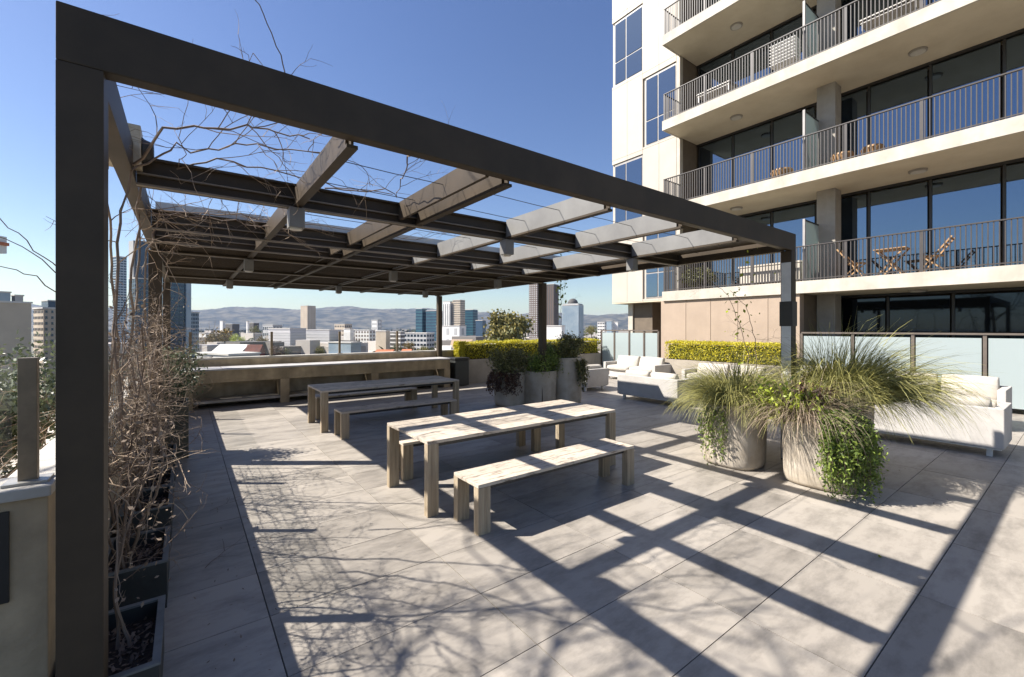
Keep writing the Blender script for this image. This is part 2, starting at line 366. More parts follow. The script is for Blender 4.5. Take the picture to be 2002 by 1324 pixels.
lbal = balustrade('balustrade', 'glass balustrade along the left wall, half hidden by bare climbing twigs', [(-0.50, 3.79 + 1.5 * k) for k in range(7)], 1.14, 1.70, 'y')
balustrade('balustrade', 'glass balustrade with thin brown posts on the far wall in front of the city', [(0.1 + 1.74 * k, 13.1) for k in range(4)], 1.10, 1.74, 'x')
# wire trellis on the left balustrade
tr = MB()
for k in range(34): tr.tube([(-0.43, 3.1 + 0.13 * k, 0.9), (-0.43, 3.1 + 0.13 * k, 1.66)], 0.003, 0.003, 3)
for k in range(7): tr.tube([(-0.425, 3.05, 0.95 + 0.115 * k), (-0.425, 7.5, 0.95 + 0.115 * k)], 0.003, 0.003, 3)
tag(tr.build('wire_trellis', 'light_metal'), 'fine wire grid behind the leafless climbers on the left wall', 'trellis')

# ------------------------------------------------------------------ pergola
YF = 2.48; ZT, ZB = 3.14, 2.905
XL, XR = -0.414, 6.80
RX = [-0.33, 0.76, 1.88, 3.0, 4.13, 5.30, 6.60]
BY = [4.15, 5.88, 6.78, 7.62, 9.35, 11.1]
pg = thing('pergola', 'large open pergola of dark brown steel beams spanning the terrace', 'pergola', (0, 0, 0))
MB().box(XL, XR, YF, YF + 0.085, ZB, ZT).build('beam', 'steel', pg, bevel=0.006)
MB().box(XL, XR, 12.95, 13.03, ZB, ZT).build('beam', 'steel', pg)
for y in BY:
    c = MB(); c.box(-0.28, 6.55, y, y + 0.03, 2.86, 3.07)                                    # web
    c.box(-0.28, 6.55, y - 0.045, y - 0.001, 3.055, 3.07)
    c.build('crossbeam', 'steel', pg)
    MB().box(-0.28, 6.55, y - 0.045, y - 0.001, 2.86, 2.875).build('flange', 'flange', pg); MB().box(-0.28, 6.55, y - 0.03, y - 0.001, 2.945, 2.956).build('flange', 'flange', pg)  # real flanges, their bounce light painted in as a paler colour
for y in (5.88, 7.62):
    MB().box(-0.25, 5.9, y + 0.03, y + 0.045, 3.085, 3.165).build('flashing', 'pale_panel', pg)
for i, x in enumerate(RX):
    if i in (0, 6):
        MB().box(x - 0.045, x + 0.045, YF + 0.087, 12.948, 2.885, 3.10).build('rafter', 'steel', pg)
        continue
    wb = MB(); wb.box(x - 0.02, x + 0.045, YF + 0.087, 12.948, 2.87, 2.89)                   # bottom flange
    wb.box(x + 0.005, x + 0.02, YF + 0.087, 12.948, 2.892, 3.075)
    if i == 2: wb.box(x - 0.19, x - 0.16, YF + 0.087, 12.948, 2.90, 3.075)
    wb.build('rafter', 'steel', pg)
    ys = [YF + 0.09] + BY + [12.94]
    for a, b in zip(ys, ys[1:]):                                                              # grey blade panels facing the sun, one per bay
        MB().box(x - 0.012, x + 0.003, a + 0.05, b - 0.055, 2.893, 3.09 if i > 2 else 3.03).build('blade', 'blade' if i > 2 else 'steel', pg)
for x0, y0 in ((XL, YF), (XL + 0.02, 7.56), (6.66, YF), (6.60, 7.64), (XL, 12.88), (6.60, 12.80)):
    MB().box(x0, x0 + 0.142, y0 + (0.001 if y0 > 3 else 0.0), y0 + 0.14, 0, ZB - 0.001 if y0 < 3 else 2.884).build('post', 'steel', pg, bevel=0.004)
MB().box(6.65, 6.812, 2.47, 2.632, 1.86, 2.20).build('control_box', 'black_metal', pg)       # dark sleeve on the right post
for y in (3.2, 3.75, 4.9, 6.6):
    m = MB(); m.tube([(0.8 + (6.5 - 0.8) * k / 12, y, 3.02 - 0.012 * math.sin(PI * ((k % 3) / 3))) for k in range(13)], 0.0035, 0.0035, 4)
    m.build('tension_wire', 'black_metal', pg)
slat = MB().box(-0.27, 6.54, -0.006, 0.006, 2.905, 3.078).mesh('roof_slat', 'steel')
k = 0; y_ = 6.88
while y_ < 12.9:
    if min(abs(y_ - q - .0) for q in BY) > 0.052: inst('roof_slat', slat, pg, (0, y_, 0))
    y_ += 0.108
for z0, z1 in ((0.02, 1.858), (2.202, 2.74)): MB().box(6.652, 6.6595, 2.49, 2.61, z0, z1).build('sunlit_side', 'pale_panel', pg)  # pale strips that put the sunlit side of the right post into colour
ys = [YF + .09] + BY[:3]
for a, b in zip(ys, ys[1:]): MB().box(5.35, 6.50, a + .04, b - .06, 3.03, 3.05).build('roof_panel', 'steel', pg)
MB().box(6.648, 6.86, 7.9, 12.9, 3.01, 3.09).build('shade_overhang', 'steel', pg)  # overhang added at the roof edge to shade the sofa's lower back
# box spotlights under the crossings
sp = thing('spotlight', 'boxy grey spotlight under the nearest crossbeam, left one of three', 'spotlight', (0.76, 4.10, 2.855), group='boxy spotlights hanging from the pergola')
MB().box(-0.06, 0.06, -0.06, 0.06, -0.17, 0.0).build('housing', 'blade', sp, bevel=0.006)
MB().cyl(0, 0, -0.182, -0.171, 0.05, sides=16).build('lens', 'lamp_glass', sp)
for i, y in enumerate((4.10, 7.57, 11.05)):
    for j, x in enumerate((0.76, 3.0, 5.30)):
        if i == j == 0: continue
        c = copy_tree(sp); c.location = (x, y, 2.855)
        row = ('nearest crossbeam', 'middle crossbeam with the centre posts', 'far crossbeam near the counter')[i]
        c['label'] = 'boxy grey spotlight under the %s, %s one of three' % (row, ('left', 'middle', 'right')[j])
fl = thing('wall_light', 'cream box light fitting with a round dark hood on the left end of the pergola', 'light', (-0.33, 4.0, 2.98))
MB().box(-0.10, 0.085, -0.06, 0.13, -0.02, 0.25).build('housing', 'cream_box', fl, bevel=0.008)
MB().box(-0.115, -0.045, -0.085, -0.062, -0.01, 0.24).build('cover', 'cream_box', fl, bevel=0.004)
h = MB(); h.v = []; 
h.tube([(0.087, 0.06, 0.11), (0.10, 0.06, 0.11), (0.135, 0.06, 0.11), (0.15, 0.06, 0.11)], 0.095, 0.06, 16); h.build('hood', 'black_metal', fl, smooth=True)

# ------------------------------------------------------------------ tables and benches
random.seed(11)
def slab_furniture(name, label, cat, x0, y0, L, Wd, H, rows_, group, leg=0.12):
    t = thing(name, label, cat, (x0, y0, 0), group=group)
    rw = Wd / rows_
    for r in range(rows_):
        x = 0.0; first = random.uniform(0.35, 1.0)
        while x < L - 0.01:
            l = first if x == 0 else random.uniform(0.7, 1.25)
            if L - (x + l) < 0.3: l = L - x
            MB().box(x + .0015, min(L, x + l) - .0015, r * rw + .002, (r + 1) * rw - .002, H - 0.032, H + random.uniform(-.0015, .0015)).build('plank', 'wood_white', t, bevel=0.003)
            x += l
    MB().box(leg + .004, L - leg - .004, 0.05, Wd - 0.05, H - 0.075, H - 0.034).build('frame', 'black_metal', t)
    for lx in (0, L - leg):
        for ly in (0, Wd - 0.075):
            q = MB(); n = 3
            for k in range(n): q.box(lx + leg * k / n + .001, lx + leg * (k + 1) / n - .001, ly + .001 * (k % 2), ly + 0.075 - .001 * (k % 2), 0, H - 0.034)
            q.build('leg', 'wood_leg', t)
    return t
slab_furniture('picnic_table', 'long whitewashed timber table nearest the camera, striped by sun and pergola shadow', 'table', 1.87, 3.85, 2.76, 1.06, 0.735, 5, 'long timber tables')
slab_furniture('picnic_table', 'long grey timber table further back in front of the concrete counter', 'table', 1.90, 8.08, 2.76, 1.06, 0.735, 5, 'long timber tables')
slab_furniture('bench', 'timber bench in front of the nearest table, half in sun', 'bench', 2.06, 3.24, 2.17, 0.44, 0.45, 2, 'timber benches at the tables', 0.13)
slab_furniture('bench', 'timber bench on the far side of the nearest table, mostly hidden under it', 'bench', 2.09, 4.96, 2.17, 0.44, 0.45, 2, 'timber benches at the tables', 0.13)
slab_furniture('bench', 'timber bench on the near side of the back table', 'bench', 2.05, 7.40, 2.17, 0.44, 0.45, 2, 'timber benches at the tables', 0.13)
slab_furniture('bench', 'timber bench between the back table and the concrete counter', 'bench', 2.10, 9.32, 2.17, 0.44, 0.45, 2, 'timber benches at the tables', 0.13)

# ------------------------------------------------------------------ far counter, bin
ct = thing('counter', 'long built-in concrete counter with open shelves along the far wall', 'counter', (-0.1, 12.0, 0))
MB().box(0, 6.72, 0, 0.75, 0.86, 0.90).build('worktop', 'counter_top', ct, bevel=0.004)
MB().box(0.02, 6.70, 0.02, 0.10, 0.58, 0.858).build('fascia', 'concrete_pale', ct)
for x in (0.04, 1.98, 4.24, 6.50): MB().box(x, x + 0.2, 0.012, 0.74, 0, 0.578 if x > 0.1 else 0.577).build('pier', 'concrete_pale', ct)
MB().box(0.0, 6.72, 0.76, 0.82, 0, 0.86).build('back_panel', 'concrete', ct)
MB().box(0.25, 6.5, 0.03, 0.7, 0.12, 0.17).build('shelf', 'concrete_cap', ct)
bn = thing('bin', 'dark green bin tucked between the counter and the hedge planter', 'bin', (7.0, 12.2, 0))
MB().box(-0.25, 0.25, -0.25, 0.25, 0.02, 0.82).build('body', 'planter_dark', bn, bevel=0.02)
MB().box(-0.27, 0.27, -0.27, 0.27, 0.825, 0.90).build('lid', 'black_metal', bn, bevel=0.02)

# ------------------------------------------------------------------ hedges in planter boxes
def hedge(label, x0, x1, y0, y1, zp, zh, n, seed, plabel):
    rng = np.random.default_rng(seed)
    p = thing('planter_box', plabel, 'planter', ((x0 + x1) / 2, (y0 + y1) / 2, 0))
    cx, cy = (x0 + x1) / 2, (y0 + y1) / 2
    MB().box(x0 - cx, x1 - cx, y0 - cy, y1 - cy, 0, zp).build('box', 'planter_box', p, bevel=0.01)
    MB().box(x0 - cx + .04, x1 - cx - .04, y0 - cy + .04, y1 - cy - .04, zp + .001, zp + .02).build('soil', 'soil', p)
    h = thing('hedge', label, 'hedge', (cx, cy, zp))
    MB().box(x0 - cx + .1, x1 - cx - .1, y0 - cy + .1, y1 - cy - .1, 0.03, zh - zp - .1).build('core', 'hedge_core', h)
    pts = rng.random((n, 3)); lo = np.array([x0 - cx - .0, y0 - cy - .0, 0.02]); hi = np.array([x1 - cx + .0, y1 - cy + .0, zh - zp])
    P = lo + pts * (hi - lo)
    # press most leaves onto the clipped faces
    f = rng.integers(0, 5, n); j = rng.normal(0, 0.022, n)
    A = f == 0; P[A, 1] = lo[1] + abs(j[A]) * 2 - .01; A = f == 1; P[A, 0] = lo[0] + abs(j[A]) * 2 - .01
    A = f == 2; P[A, 2] = hi[2] - .02 + j[A]; A = f == 3; P[A, 2] = hi[2] - .02 + j[A]
    A = f == 4; P[A, 0] = lo[0] + rng.random(A.sum()) ** 3 * (hi[0] - lo[0])
    P[:, 2] += 0.02 * np.sin(P[:, 0] * 5) * (P[:, 2] / hi[2]); P[:, 0] += 0.015 * np.sin(P[:, 2] * 20 + P[:, 1] * 7)
    m = MB(); m.leaves(P, 0.024, rng); kind(m.build('foliage', 'hedge_leaf', h), 'stuff')
hedge('clipped yellow-green hedge along the far wall behind the middle pots', 7.25, 13.9, 12.35, 12.95, 0.80, 1.37, 26000, 1, 'long brown planter box under the far hedge')
hedge('short clipped yellow-green hedge against the beige building wall', 13.2, 13.75, 5.0, 8.85, 0.78, 1.38, 16000, 2, 'pale planter box under the hedge at the beige wall')

# ------------------------------------------------------------------ big concrete pots
def pot_obj(label, x, y, rx, ry, h, rz, group, flare=1.04, m='pot'):
    t = thing('pot', label, 'pot', (x, y, 0), rz, group)
    n = 40; rings = [(0.80, 0.0), (0.93, 0.012), (0.97, 0.05), (0.985, 0.12), (1.0, 0.5 * h), (flare, h - 0.02), (flare, h), (flare - .10, h), (flare - .11, h - .06)]
    q = MB()
    for s_, z in rings:
        for k in range(n):
            a = 2 * PI * k / n; c, s2 = math.cos(a), math.sin(a); e = 2 / 2.9
            q.v.append((rx * s_ * math.copysign(abs(c) ** e, c), ry * s_ * math.copysign(abs(s2) ** e, s2), z))
    for i in range(len(rings) - 1):
        for k in range(n): q.f.append((i * n + k, i * n + (k + 1) % n, (i + 1) * n + (k + 1) % n, (i + 1) * n + k))
    q.f.append(tuple(range(n))[::-1]); q.build('body', m, t, smooth=True)
    q2 = MB(); e = 2 / 2.9; q2.v = [(rx * .9 * flare * math.copysign(abs(math.cos(2 * PI * k / n)) ** e, math.cos(2 * PI * k / n)), ry * .9 * flare * math.copysign(abs(math.sin(2 * PI * k / n)) ** e, math.sin(2 * PI * k / n)), h - .055) for k in range(n)]
    q2.f = [tuple(range(n))]; q2.build('soil', 'soil', t)
    return t
G1 = 'big rounded concrete pots'
pot_obj('big cream concrete pot with grass spilling over, left of the front group', 5.98, 2.93, 0.34, 0.36, 0.82, 0.0, G1)
pot_obj('big cream concrete pot nearest the camera, green trailing plant down its right side', 6.02, 1.93, 0.33, 0.37, 0.80, 0.0, G1)
pot_obj('concrete pot at the back of the front group, shaded between the two lit pots', 6.62, 3.25, 0.34, 0.34, 0.82, 0.0, G1)
pot_obj('concrete pot at the right of the front group under the tallest grass', 6.95, 2.05, 0.36, 0.36, 0.85, 0.0, G1)
G2 = 'concrete pots at the middle post'
pot_obj('grey-brown concrete pot at the middle post, left one of three', 6.22, 8.38, 0.34, 0.34, 0.80, 0.0, G2)
pot_obj('round concrete pot with bright green shrub, middle one of three at the centre post', 6.80, 7.98, 0.36, 0.36, 0.82, 0.0, G2)
pot_obj('tallest concrete pot, right one of three at the centre post', 7.52, 7.86, 0.38, 0.38, 1.12, 0.0, G2)

def grass(label, x, y, z, n, L, spread, seed, m='grass_blade', lean=(0, 0), name='ornamental_grass', w0=0.008):
    rng = random.Random(seed); q = MB(); G = 2.3
    for i in range(n):
        a = rng.random() * 2 * PI; r = 0.26 * math.sqrt(rng.random()); el = math.radians(rng.triangular(15, 84, 50))
        ln = L * rng.uniform(0.55, 1.1); d = Vector((math.cos(a) * math.cos(el) * spread + lean[0] * .5, math.sin(a) * math.cos(el) * spread + lean[1] * .5, math.sin(el))).normalized()
        a2 = a + rng.uniform(-.5, .5); p = Vector((r * math.cos(a2), r * math.sin(a2), 0)); pts = [p.copy()]; seg = ln / 7; droop = rng.uniform(0.13, 0.42)
        for k in range(7):
            p = p + d * seg; pts.append(p.copy()); d = (d + Vector((rng.gauss(0, .03), rng.gauss(0, .03), -droop * (0.4 + k * 0.22)))).normalized()
        side = Vector((-math.sin(a), math.cos(a), rng.uniform(-.6, .6))).normalized()
        q.ribbon(pts, w0, 0.0015, side)
    o = q.build('foliage', m, None); t = thing(name, label, 'ornamental grass', (x, y, z)); o.parent = t; kind(o, 'stuff'); return t
grass('olive fountain grass in the left front pot', 5.95, 2.95, 0.78, 2000, 0.80, 1.25, 1, lean=(-0.1, 0.1), w0=0.010)
grass('dense olive grass at the back of the front pot group', 6.62, 3.2, 0.78, 1700, 0.85, 1.2, 2, w0=0.012)
grass('tallest fountain grass, arching right over the white sofa back', 6.98, 2.05, 0.85, 2500, 1.18, 1.2, 3, lean=(0.35, -0.2), w0=0.013)
grass('long arching grass drooping towards the white sofa at the far right of the group', 7.05, 1.8, 0.88, 1100, 1.15, 0.9, 6, lean=(0.85, -0.85), w0=0.013)
grass('dry brown tangled grass hanging over the nearest pot', 5.90, 2.08, 0.74, 1300, 0.72, 1.3, 4, m='grass_dry')
grass('short olive grass tuft on the left side of the nearest pot', 6.15, 2.3, 0.76, 1500, 0.8, 1.2, 5, lean=(-0.1, 0.1))
def curtain(name, label, cat, x, y, z, stems, a0, a1, R, drop, m, seed, leaf=0.02, per=46, out_=0.12, top=0.15):
    rng = np.random.default_rng(seed); P = []; st = MB()
    for i in range(stems):
        a = a0 + (a1 - a0) * rng.random(); r = R * (0.55 + 0.5 * rng.random()); dr = drop * (0.45 + 0.6 * rng.random())
        p0 = np.array([r * math.cos(a) * .6, r * math.sin(a) * .6, 0.0]); p1 = np.array([(R + out_ * rng.random()) * math.cos(a), (R + out_ * rng.random()) * math.sin(a), top * rng.random()])
        p2 = p1 + np.array([out_ * .4 * rng.normal(), out_ * .4 * rng.normal(), -dr])
        T = np.linspace(0, 1, 9)[:, None]; c = (1 - T) ** 2 * p0 + 2 * (1 - T) * T * p1 * 1.05 + T ** 2 * p2
        st.tube([tuple(v) for v in c], 0.004, 0.002, 3)
        t = rng.random(per)[:, None] ** 0.7; c = (1 - t) ** 2 * p0 + 2 * (1 - t) * t * p1 * 1.05 + t ** 2 * p2
        P.append(c + rng.normal(0, 0.022, (per, 3)))
    t_ = thing(name, label, cat, (x, y, z))
    q = MB(); q.leaves(np.concatenate(P), leaf, rng); kind(q.build('foliage', m, t_), 'stuff'); kind(st.build('stem', 'twig', t_), 'stuff')
    return t_
curtain('trailing_plant', 'bright green rosemary-like trailer hanging down the right of the nearest pot', 'plant', 5.86, 1.90, 0.86, 250, -2.7, -0.7, 0.36, 0.86, 'leaf_green', 7, leaf=0.019, per=120, out_=0.14)
curtain('trailing_plant', 'small green trailer hanging on the left of the left front pot', 'plant', 5.98, 2.93, 0.8, 24, 2.3, 3.4, 0.38, 0.75, 'leaf_green', 8, per=50)
def bush(name, label, cat, x, y, z, rx, ry, rz_, n, leaf, m, seed, stem=True, clumps=16, core=None):
    rng = np.random.default_rng(seed); C = rng.normal(size=(clumps, 3)); C /= np.linalg.norm(C, axis=1)[:, None]; C *= (0.35 + 0.5 * rng.random((clumps, 1)))
    C = C * np.array([rx, ry, rz_]) ; k = rng.integers(0, clumps, n)
    sg = 0.30 * min(rx, ry, rz_)
    P = C[k] + rng.normal(0, 1, (n, 3)) * sg * np.array([1, 1, .9]); P[:, 2] += rz_
    t = thing(name, label, cat, (x, y, z)); q = MB(); q.leaves(P, leaf, rng); kind(q.build('foliage', m, t), 'stuff')
    if stem:
        s_ = MB()
        for c in C[:14]: s_.tube([(0, 0, -0.04), (c[0] * .4, c[1] * .4, rz_ * .6), (c[0], c[1], c[2] + rz_)], 0.012, 0.004, 4)
        s_.build('stem', 'twig', t)
    return t
bush('flowering_shrub', 'lime-leaved straggly shrub at the front of the nearest pot', 'shrub', 5.72, 2.2, 0.74, 0.34, 0.46, 0.24, 700, 0.028, 'leaf_lime', 21, clumps=26)
bush('flowering_shrub', 'bright lime leaf tips poking out between the two front pots', 'shrub', 5.66, 2.28, 0.70, 0.26, 0.34, 0.20, 420, 0.034, 'leaf_lime', 33, clumps=11)
bush('shrub', 'dark reddish shrub mixed into the nearest pot', 'shrub', 6.0, 2.0, 0.78, 0.32, 0.32, 0.18, 1800, 0.02, 'leaf_red', 22)
bush('shrub', 'dense dark green shrub on top of the nearest pot', 'shrub', 6.2, 1.75, 0.80, 0.28, 0.28, 0.12, 1700, 0.022, 'leaf_dark', 23)
bush('shrub', 'brownish shrub spilling over the left pot at the middle post', 'shrub', 6.12, 8.38, 0.70, 0.55, 0.55, 0.34, 6000, 0.024, 'leaf_dark', 24)
bush('shrub', 'bright green rounded shrub in the middle pot', 'shrub', 6.78, 7.86, 0.62, 0.46, 0.50, 0.36, 6000, 0.024, 'leaf_green', 25)
bush('shrub', 'broad dark shrub on the tallest of the middle pots', 'shrub', 7.5, 7.86, 1.03, 0.70, 0.6, 0.30, 7500, 0.026, 'leaf_dark', 26)
curtain('trailing_plant', 'blue-green trailer down the right side of the tallest middle pot', 'plant', 7.52, 7.86, 1.05, 70, -1.6, 0.3, 0.44, 0.75, 'leaf_dark', 27, leaf=0.026, per=50)
curtain('trailing_plant', 'reddish brown trailer down the left pot of the middle group', 'plant', 6.22, 8.38, 0.78, 60, 2.2, 4.6, 0.42, 0.55, 'leaf_red', 28, leaf=0.026, per=50)

# ------------------------------------------------------------------ planters along the left wall and the bare climbers
G3 = 'dark square planters along the left wall'
pb = thing('planter', 'dark square planter with soil, nearest the camera beside the big steel post', 'planter', (-0.095, 2.55, 0), group=G3)
q = MB(); q.box(-0.34, -0.0, 0, 0.022, 0, 0.30).box(-0.34, 0, 0.598, 0.62, 0, 0.30).box(-0.022, 0.0, 0.0225, 0.5975, 0, 0.30).box(-0.34, -0.318, 0.0225, 0.5975, 0, 0.30); q.build('body', 'planter_dark', pb)
q = MB(); q.box(-0.345, 0.006, -0.005, 0.026, 0.301, 0.312).box(-0.345, 0.006, 0.594, 0.625, 0.301, 0.312).box(-0.026, 0.006, 0.0265, 0.5935, 0.301, 0.312).box(-0.345, -0.314, 0.0265, 0.5935, 0.301, 0.312); q.build('rim', 'planter_rim', pb)
MB().box(-0.317, -0.023, 0.023, 0.597, 0.02, 0.22).build('soil', 'soil', pb)
rngs = np.random.default_rng(3); q = MB(); q.leaves(np.stack([rngs.uniform(-.31, -.03, 260), rngs.uniform(.03, .59, 260), np.full(260, .228)], 1), 0.016, rngs, flat=1.5); kind(q.build('mulch', 'twig', pb), 'stuff')
for i, y in enumerate((3.64, 4.74, 5.40, 6.62)):
    c = copy_tree(pb); c.location = (-0.095, y, 0)
    c['label'] = ('dark square planter with soil, second from the camera', 'dark square planter, third in the row under the bare twigs', 'dark square planter, fourth in the row under the bare twigs', 'dark square planter just before the tall olive-brown planter')[i]
tp = thing('tall_planter', 'tall olive-brown planter at the end of the left row holding an olive bush', 'planter', (-0.2, 7.9, 0))
MB().box(-0.24, 0.24, -0.25, 0.25, 0, 0.79).build('body', 'planter_olive', tp, bevel=0.01)
MB().box(-0.21, 0.21, -0.22, 0.22, 0.791, 0.80).build('soil', 'soil', tp)
bush('olive_bush', 'grey-green olive bush in the tall planter by the left end of the counter', 'bush', -0.16, 7.95, 0.80, 0.36, 0.36, 0.36, 4200, 0.026, 'leaf_olive', 31, clumps=20)

def branch(q, rng, p, d, L, r, depth, wig=0.22, up=0.0, box=None, kids=3, sides=3, attract=None, ok=None):
    n = max(4, int(L / 0.07)); n = min(n, 14); pts = [p.copy()]; seg = L / n
    for k in range(n):
        d = (d + Vector((rng.gauss(0, wig), rng.gauss(0, wig), rng.gauss(0, wig) + up))).normalized()
        if attract is not None: d = (d + attract(p) * 0.25).normalized()
        p = p + d * seg
        if ok is not None and not ok(p): break
        pts.append(p.copy())
        if depth > 0 and k > 0 and rng.random() < kids / n:
            dd = (d + Vector((rng.gauss(0, .8), rng.gauss(0, .8), rng.gauss(0, .6)))).normalized()
            branch(q, rng, p.copy(), dd, L * rng.uniform(.4, .75), r * 0.62, depth - 1, wig, up * .5, box, kids, sides, attract, ok)
    if len(pts) > 1: q.tube(pts, r, r * 0.45, sides)
def vine(label, x, y, seed, stems, height, depth=3, name='climbing_vine', m='twig_grey', z0=0.22, r=0.011, spread=.14, ytan=1.0):
    rng = random.Random(seed); t = thing(name, label, 'climber', (x, y, z0))
    st = MB(); tw = MB()
    def att(p): return Vector((-(p.x + 0.06) * 1.2, -p.y * 0.25, 0))
    for s_ in range(stems):
        p = Vector((rng.uniform(-.05, .05), rng.uniform(-.12, .12), 0)); d = Vector((rng.gauss(0, .1), rng.gauss(0, .35) * ytan, 1)).normalized(); h_ = height * rng.uniform(.6, 1.1)
        n = 16; pts = [p.copy()]
        for k in range(n):
            d = (d + Vector((rng.gauss(0, .12) - (p.x + .05) * .3, rng.gauss(0, .16) * ytan, .16))).normalized(); p = p + d * h_ / n; pts.append(p.copy())
            for rep in range(2 if p.z > .55 else (1 if rng.random() < .35 else 0)):
                if rng.random() < 0.66:
                    dd = Vector((rng.gauss(.1, .5), rng.gauss(0, 1.0), rng.gauss(.15, .6))).normalized()
                    branch(tw, rng, p.copy(), dd, rng.uniform(.2, .46), r * .32, 2, .22, 0.02, kids=2.6, attract=att, ok=lambda v: v.y + y > 2.70 and v.x + x > -.47)
        st.tube(pts, r * rng.uniform(.6, 1.1), r * .4, 5)
    nr = np.random.default_rng(seed); n = 260; k = nr.random(n)
    C = np.stack([np.minimum(nr.normal(.06, .10, n), .34), np.maximum(nr.normal(0, .34, n), -.30), (0.25 + 0.8 * k) * height], 1); q = MB(); q.leaves(C, .013, nr, aspect=.5)
    kind(q.build('dry_leaf', m, t), 'stuff')
    st.build('stem', 'twig', t); kind(tw.build('twig', m, t), 'stuff'); return t
vine('bare climber rising from the nearest dark planter, curved brown stem', -0.26, 3.0, 41, 2, 1.2)
vine('bare grey climber over the second planter', -0.32, 3.85, 42, 6, 1.75)
vine('dense bare climber over the third planter on the left wall', -0.33, 4.85, 43, 7, 1.75)
vine('tangled bare climber between the fourth planter and the post', -0.33, 5.75, 44, 7, 1.75)
vine('pale bare climber beside the left centre post', -0.31, 6.85, 45, 7, 1.8)
# stems that reach the roof
def roof_vine(label, paths, seed, nb, m='twig_grey', r=0.012, bl=0.5, name='climbing_vine', dense=2.4):
    rng = random.Random(seed); t = thing(name, label, 'climber', tuple(paths[0][0])); o0 = Vector(paths[0][0]); st = MB(); tw = MB()
    for path in paths:
        pts = []
        P = [Vector(p) - o0 for p in path]
        for a, b in zip(P, P[1:]):
            for k in range(6): j_ = min(.018, r * 1.3); pts.append(a.lerp(b, k / 6) + Vector((rng.gauss(0, j_), rng.gauss(0, j_), rng.gauss(0, j_))))
        pts.append(P[-1]); st = MB(); st.tube(pts, r, r * .4, 5); st.build('stem', 'twig', t)
        for _ in range(nb):
            i = rng.randrange(len(pts) // 4, len(pts)); p = pts[i]
            branch(tw, rng, p.copy(), Vector((rng.gauss(.3, .8), rng.gauss(-.1, .8), rng.gauss(.02, .35))).normalized(), bl * rng.uniform(.5, 1.3), r * .4, 2, .17, 0, kids=dense)
    if tw.v: kind(tw.build('twig', m, t), 'stuff')
    return t
roof_vine('bare twigs sprawling over the upper left corner of the pergola', [
    [(-0.34, 3.7, 1.2), (-0.36, 3.75, 2.1), (-0.30, 3.9, 2.9), (-0.05, 3.85, 3.10), (0.45, 3.8, 3.22), (1.1, 3.7, 3.25)],
    [(-0.34, 4.6, 1.3), (-0.33, 4.5, 2.3), (-0.25, 4.25, 2.95), (0.2, 4.05, 3.14), (0.8, 4.1, 3.12), (1.6, 4.05, 3.12)],
    [(-0.30, 3.9, 2.9), (-0.1, 3.6, 3.12), (0.3, 3.4, 3.18), (0.7, 3.3, 3.16)]], 51, 9, bl=0.6, r=0.010)
roof_vine('bare twigs lying along the second and third crossbeams at the left', [
    [(-0.35, 6.0, 1.5), (-0.33, 5.9, 2.6), (-0.2, 5.8, 3.05), (0.5, 5.78, 3.1), (1.4, 5.75, 3.1), (2.6, 5.75, 3.08)],
    [(-0.35, 5.2, 2.0), (-0.33, 5.3, 2.9), (0.2, 5.6, 3.0), (0.9, 5.5, 2.95)]], 52, 22, bl=0.45, r=0.010, dense=3)
roof_vine('bare twigs climbing the left edge of the pergola roof', [
    [(-0.40, 4.4, 1.6), (-0.42, 4.2, 2.3), (-0.38, 3.6, 2.8), (-0.30, 3.1, 3.1)],
    [(-0.36, 7.4, 0.8), (-0.30, 7.3, 1.9), (-0.2, 7.35, 2.6), (-0.1, 7.1, 2.95)]], 53, 7, bl=0.32, r=0.010)
roof_vine('long dry shoots hanging from the second crossbeam above the tables', [
    [(1.0, 4.15, 3.1), (1.5, 4.0, 3.12), (1.9, 3.95, 3.02)], [(1.35, 3.1, 3.16), (1.5, 3.5, 3.16), (1.62, 4.0, 3.08)]], 54, 4, bl=0.35, r=0.007, name='dry_shoot')
roof_vine('thin dry shoots leaning out over the wall left of the big post', [[(-0.44, 3.5, 1.9), (-0.55, 3.4, 2.15), (-0.72, 3.3, 2.35), (-0.9, 3.2, 2.62)], [(-0.44, 3.5, 1.9), (-0.6, 3.35, 2.2), (-0.85, 3.2, 2.34)], [(-0.44, 3.5, 1.9), (-0.62, 3.3, 2.1), (-0.8, 3.15, 2.16)]], 58, 0, r=0.004, name='dry_shoot')
roof_vine('single dry shoot sticking up above the front beam', [[(0.55, 2.9, 3.15), (0.45, 2.8, 3.35), (0.33, 2.75, 3.62), (0.12, 2.8, 3.7), (0.05, 2.82, 3.68)]], 55, 0, r=0.004, name='dry_shoot')
# climber with a few leaves at the right post
rv = roof_vine('thin climber with a few lime leaves left of the right-hand front post', [
    [(6.35, 2.9, 1.05), (6.3, 2.9, 1.5), (6.15, 2.95, 1.9), (6.05, 3.05, 2.3), (5.75, 3.2, 2.5)],
    [(6.4, 2.8, 1.1), (6.42, 2.85, 1.6), (6.3, 2.9, 2.1), (6.0, 3.0, 2.35)]], 56, 7, bl=0.35, r=0.006, m='twig')
rngs = np.random.default_rng(9); q = MB(); q.leaves(np.array([(-0.1, .05, .9)]) + rngs.normal(0, 1, (70, 3)) * np.array([.22, .12, .42]), 0.028, rngs, aspect=.6); kind(q.build('foliage', 'leaf_lime', rv), 'stuff')
hv = roof_vine('leafy tendril hanging from the roof right of the middle post', [[(6.45, 6.9, 3.0), (6.5, 6.9, 2.6), (6.52, 6.92, 2.2), (6.5, 6.9, 1.8)]], 57, 5, bl=0.25, r=0.006, m='twig')
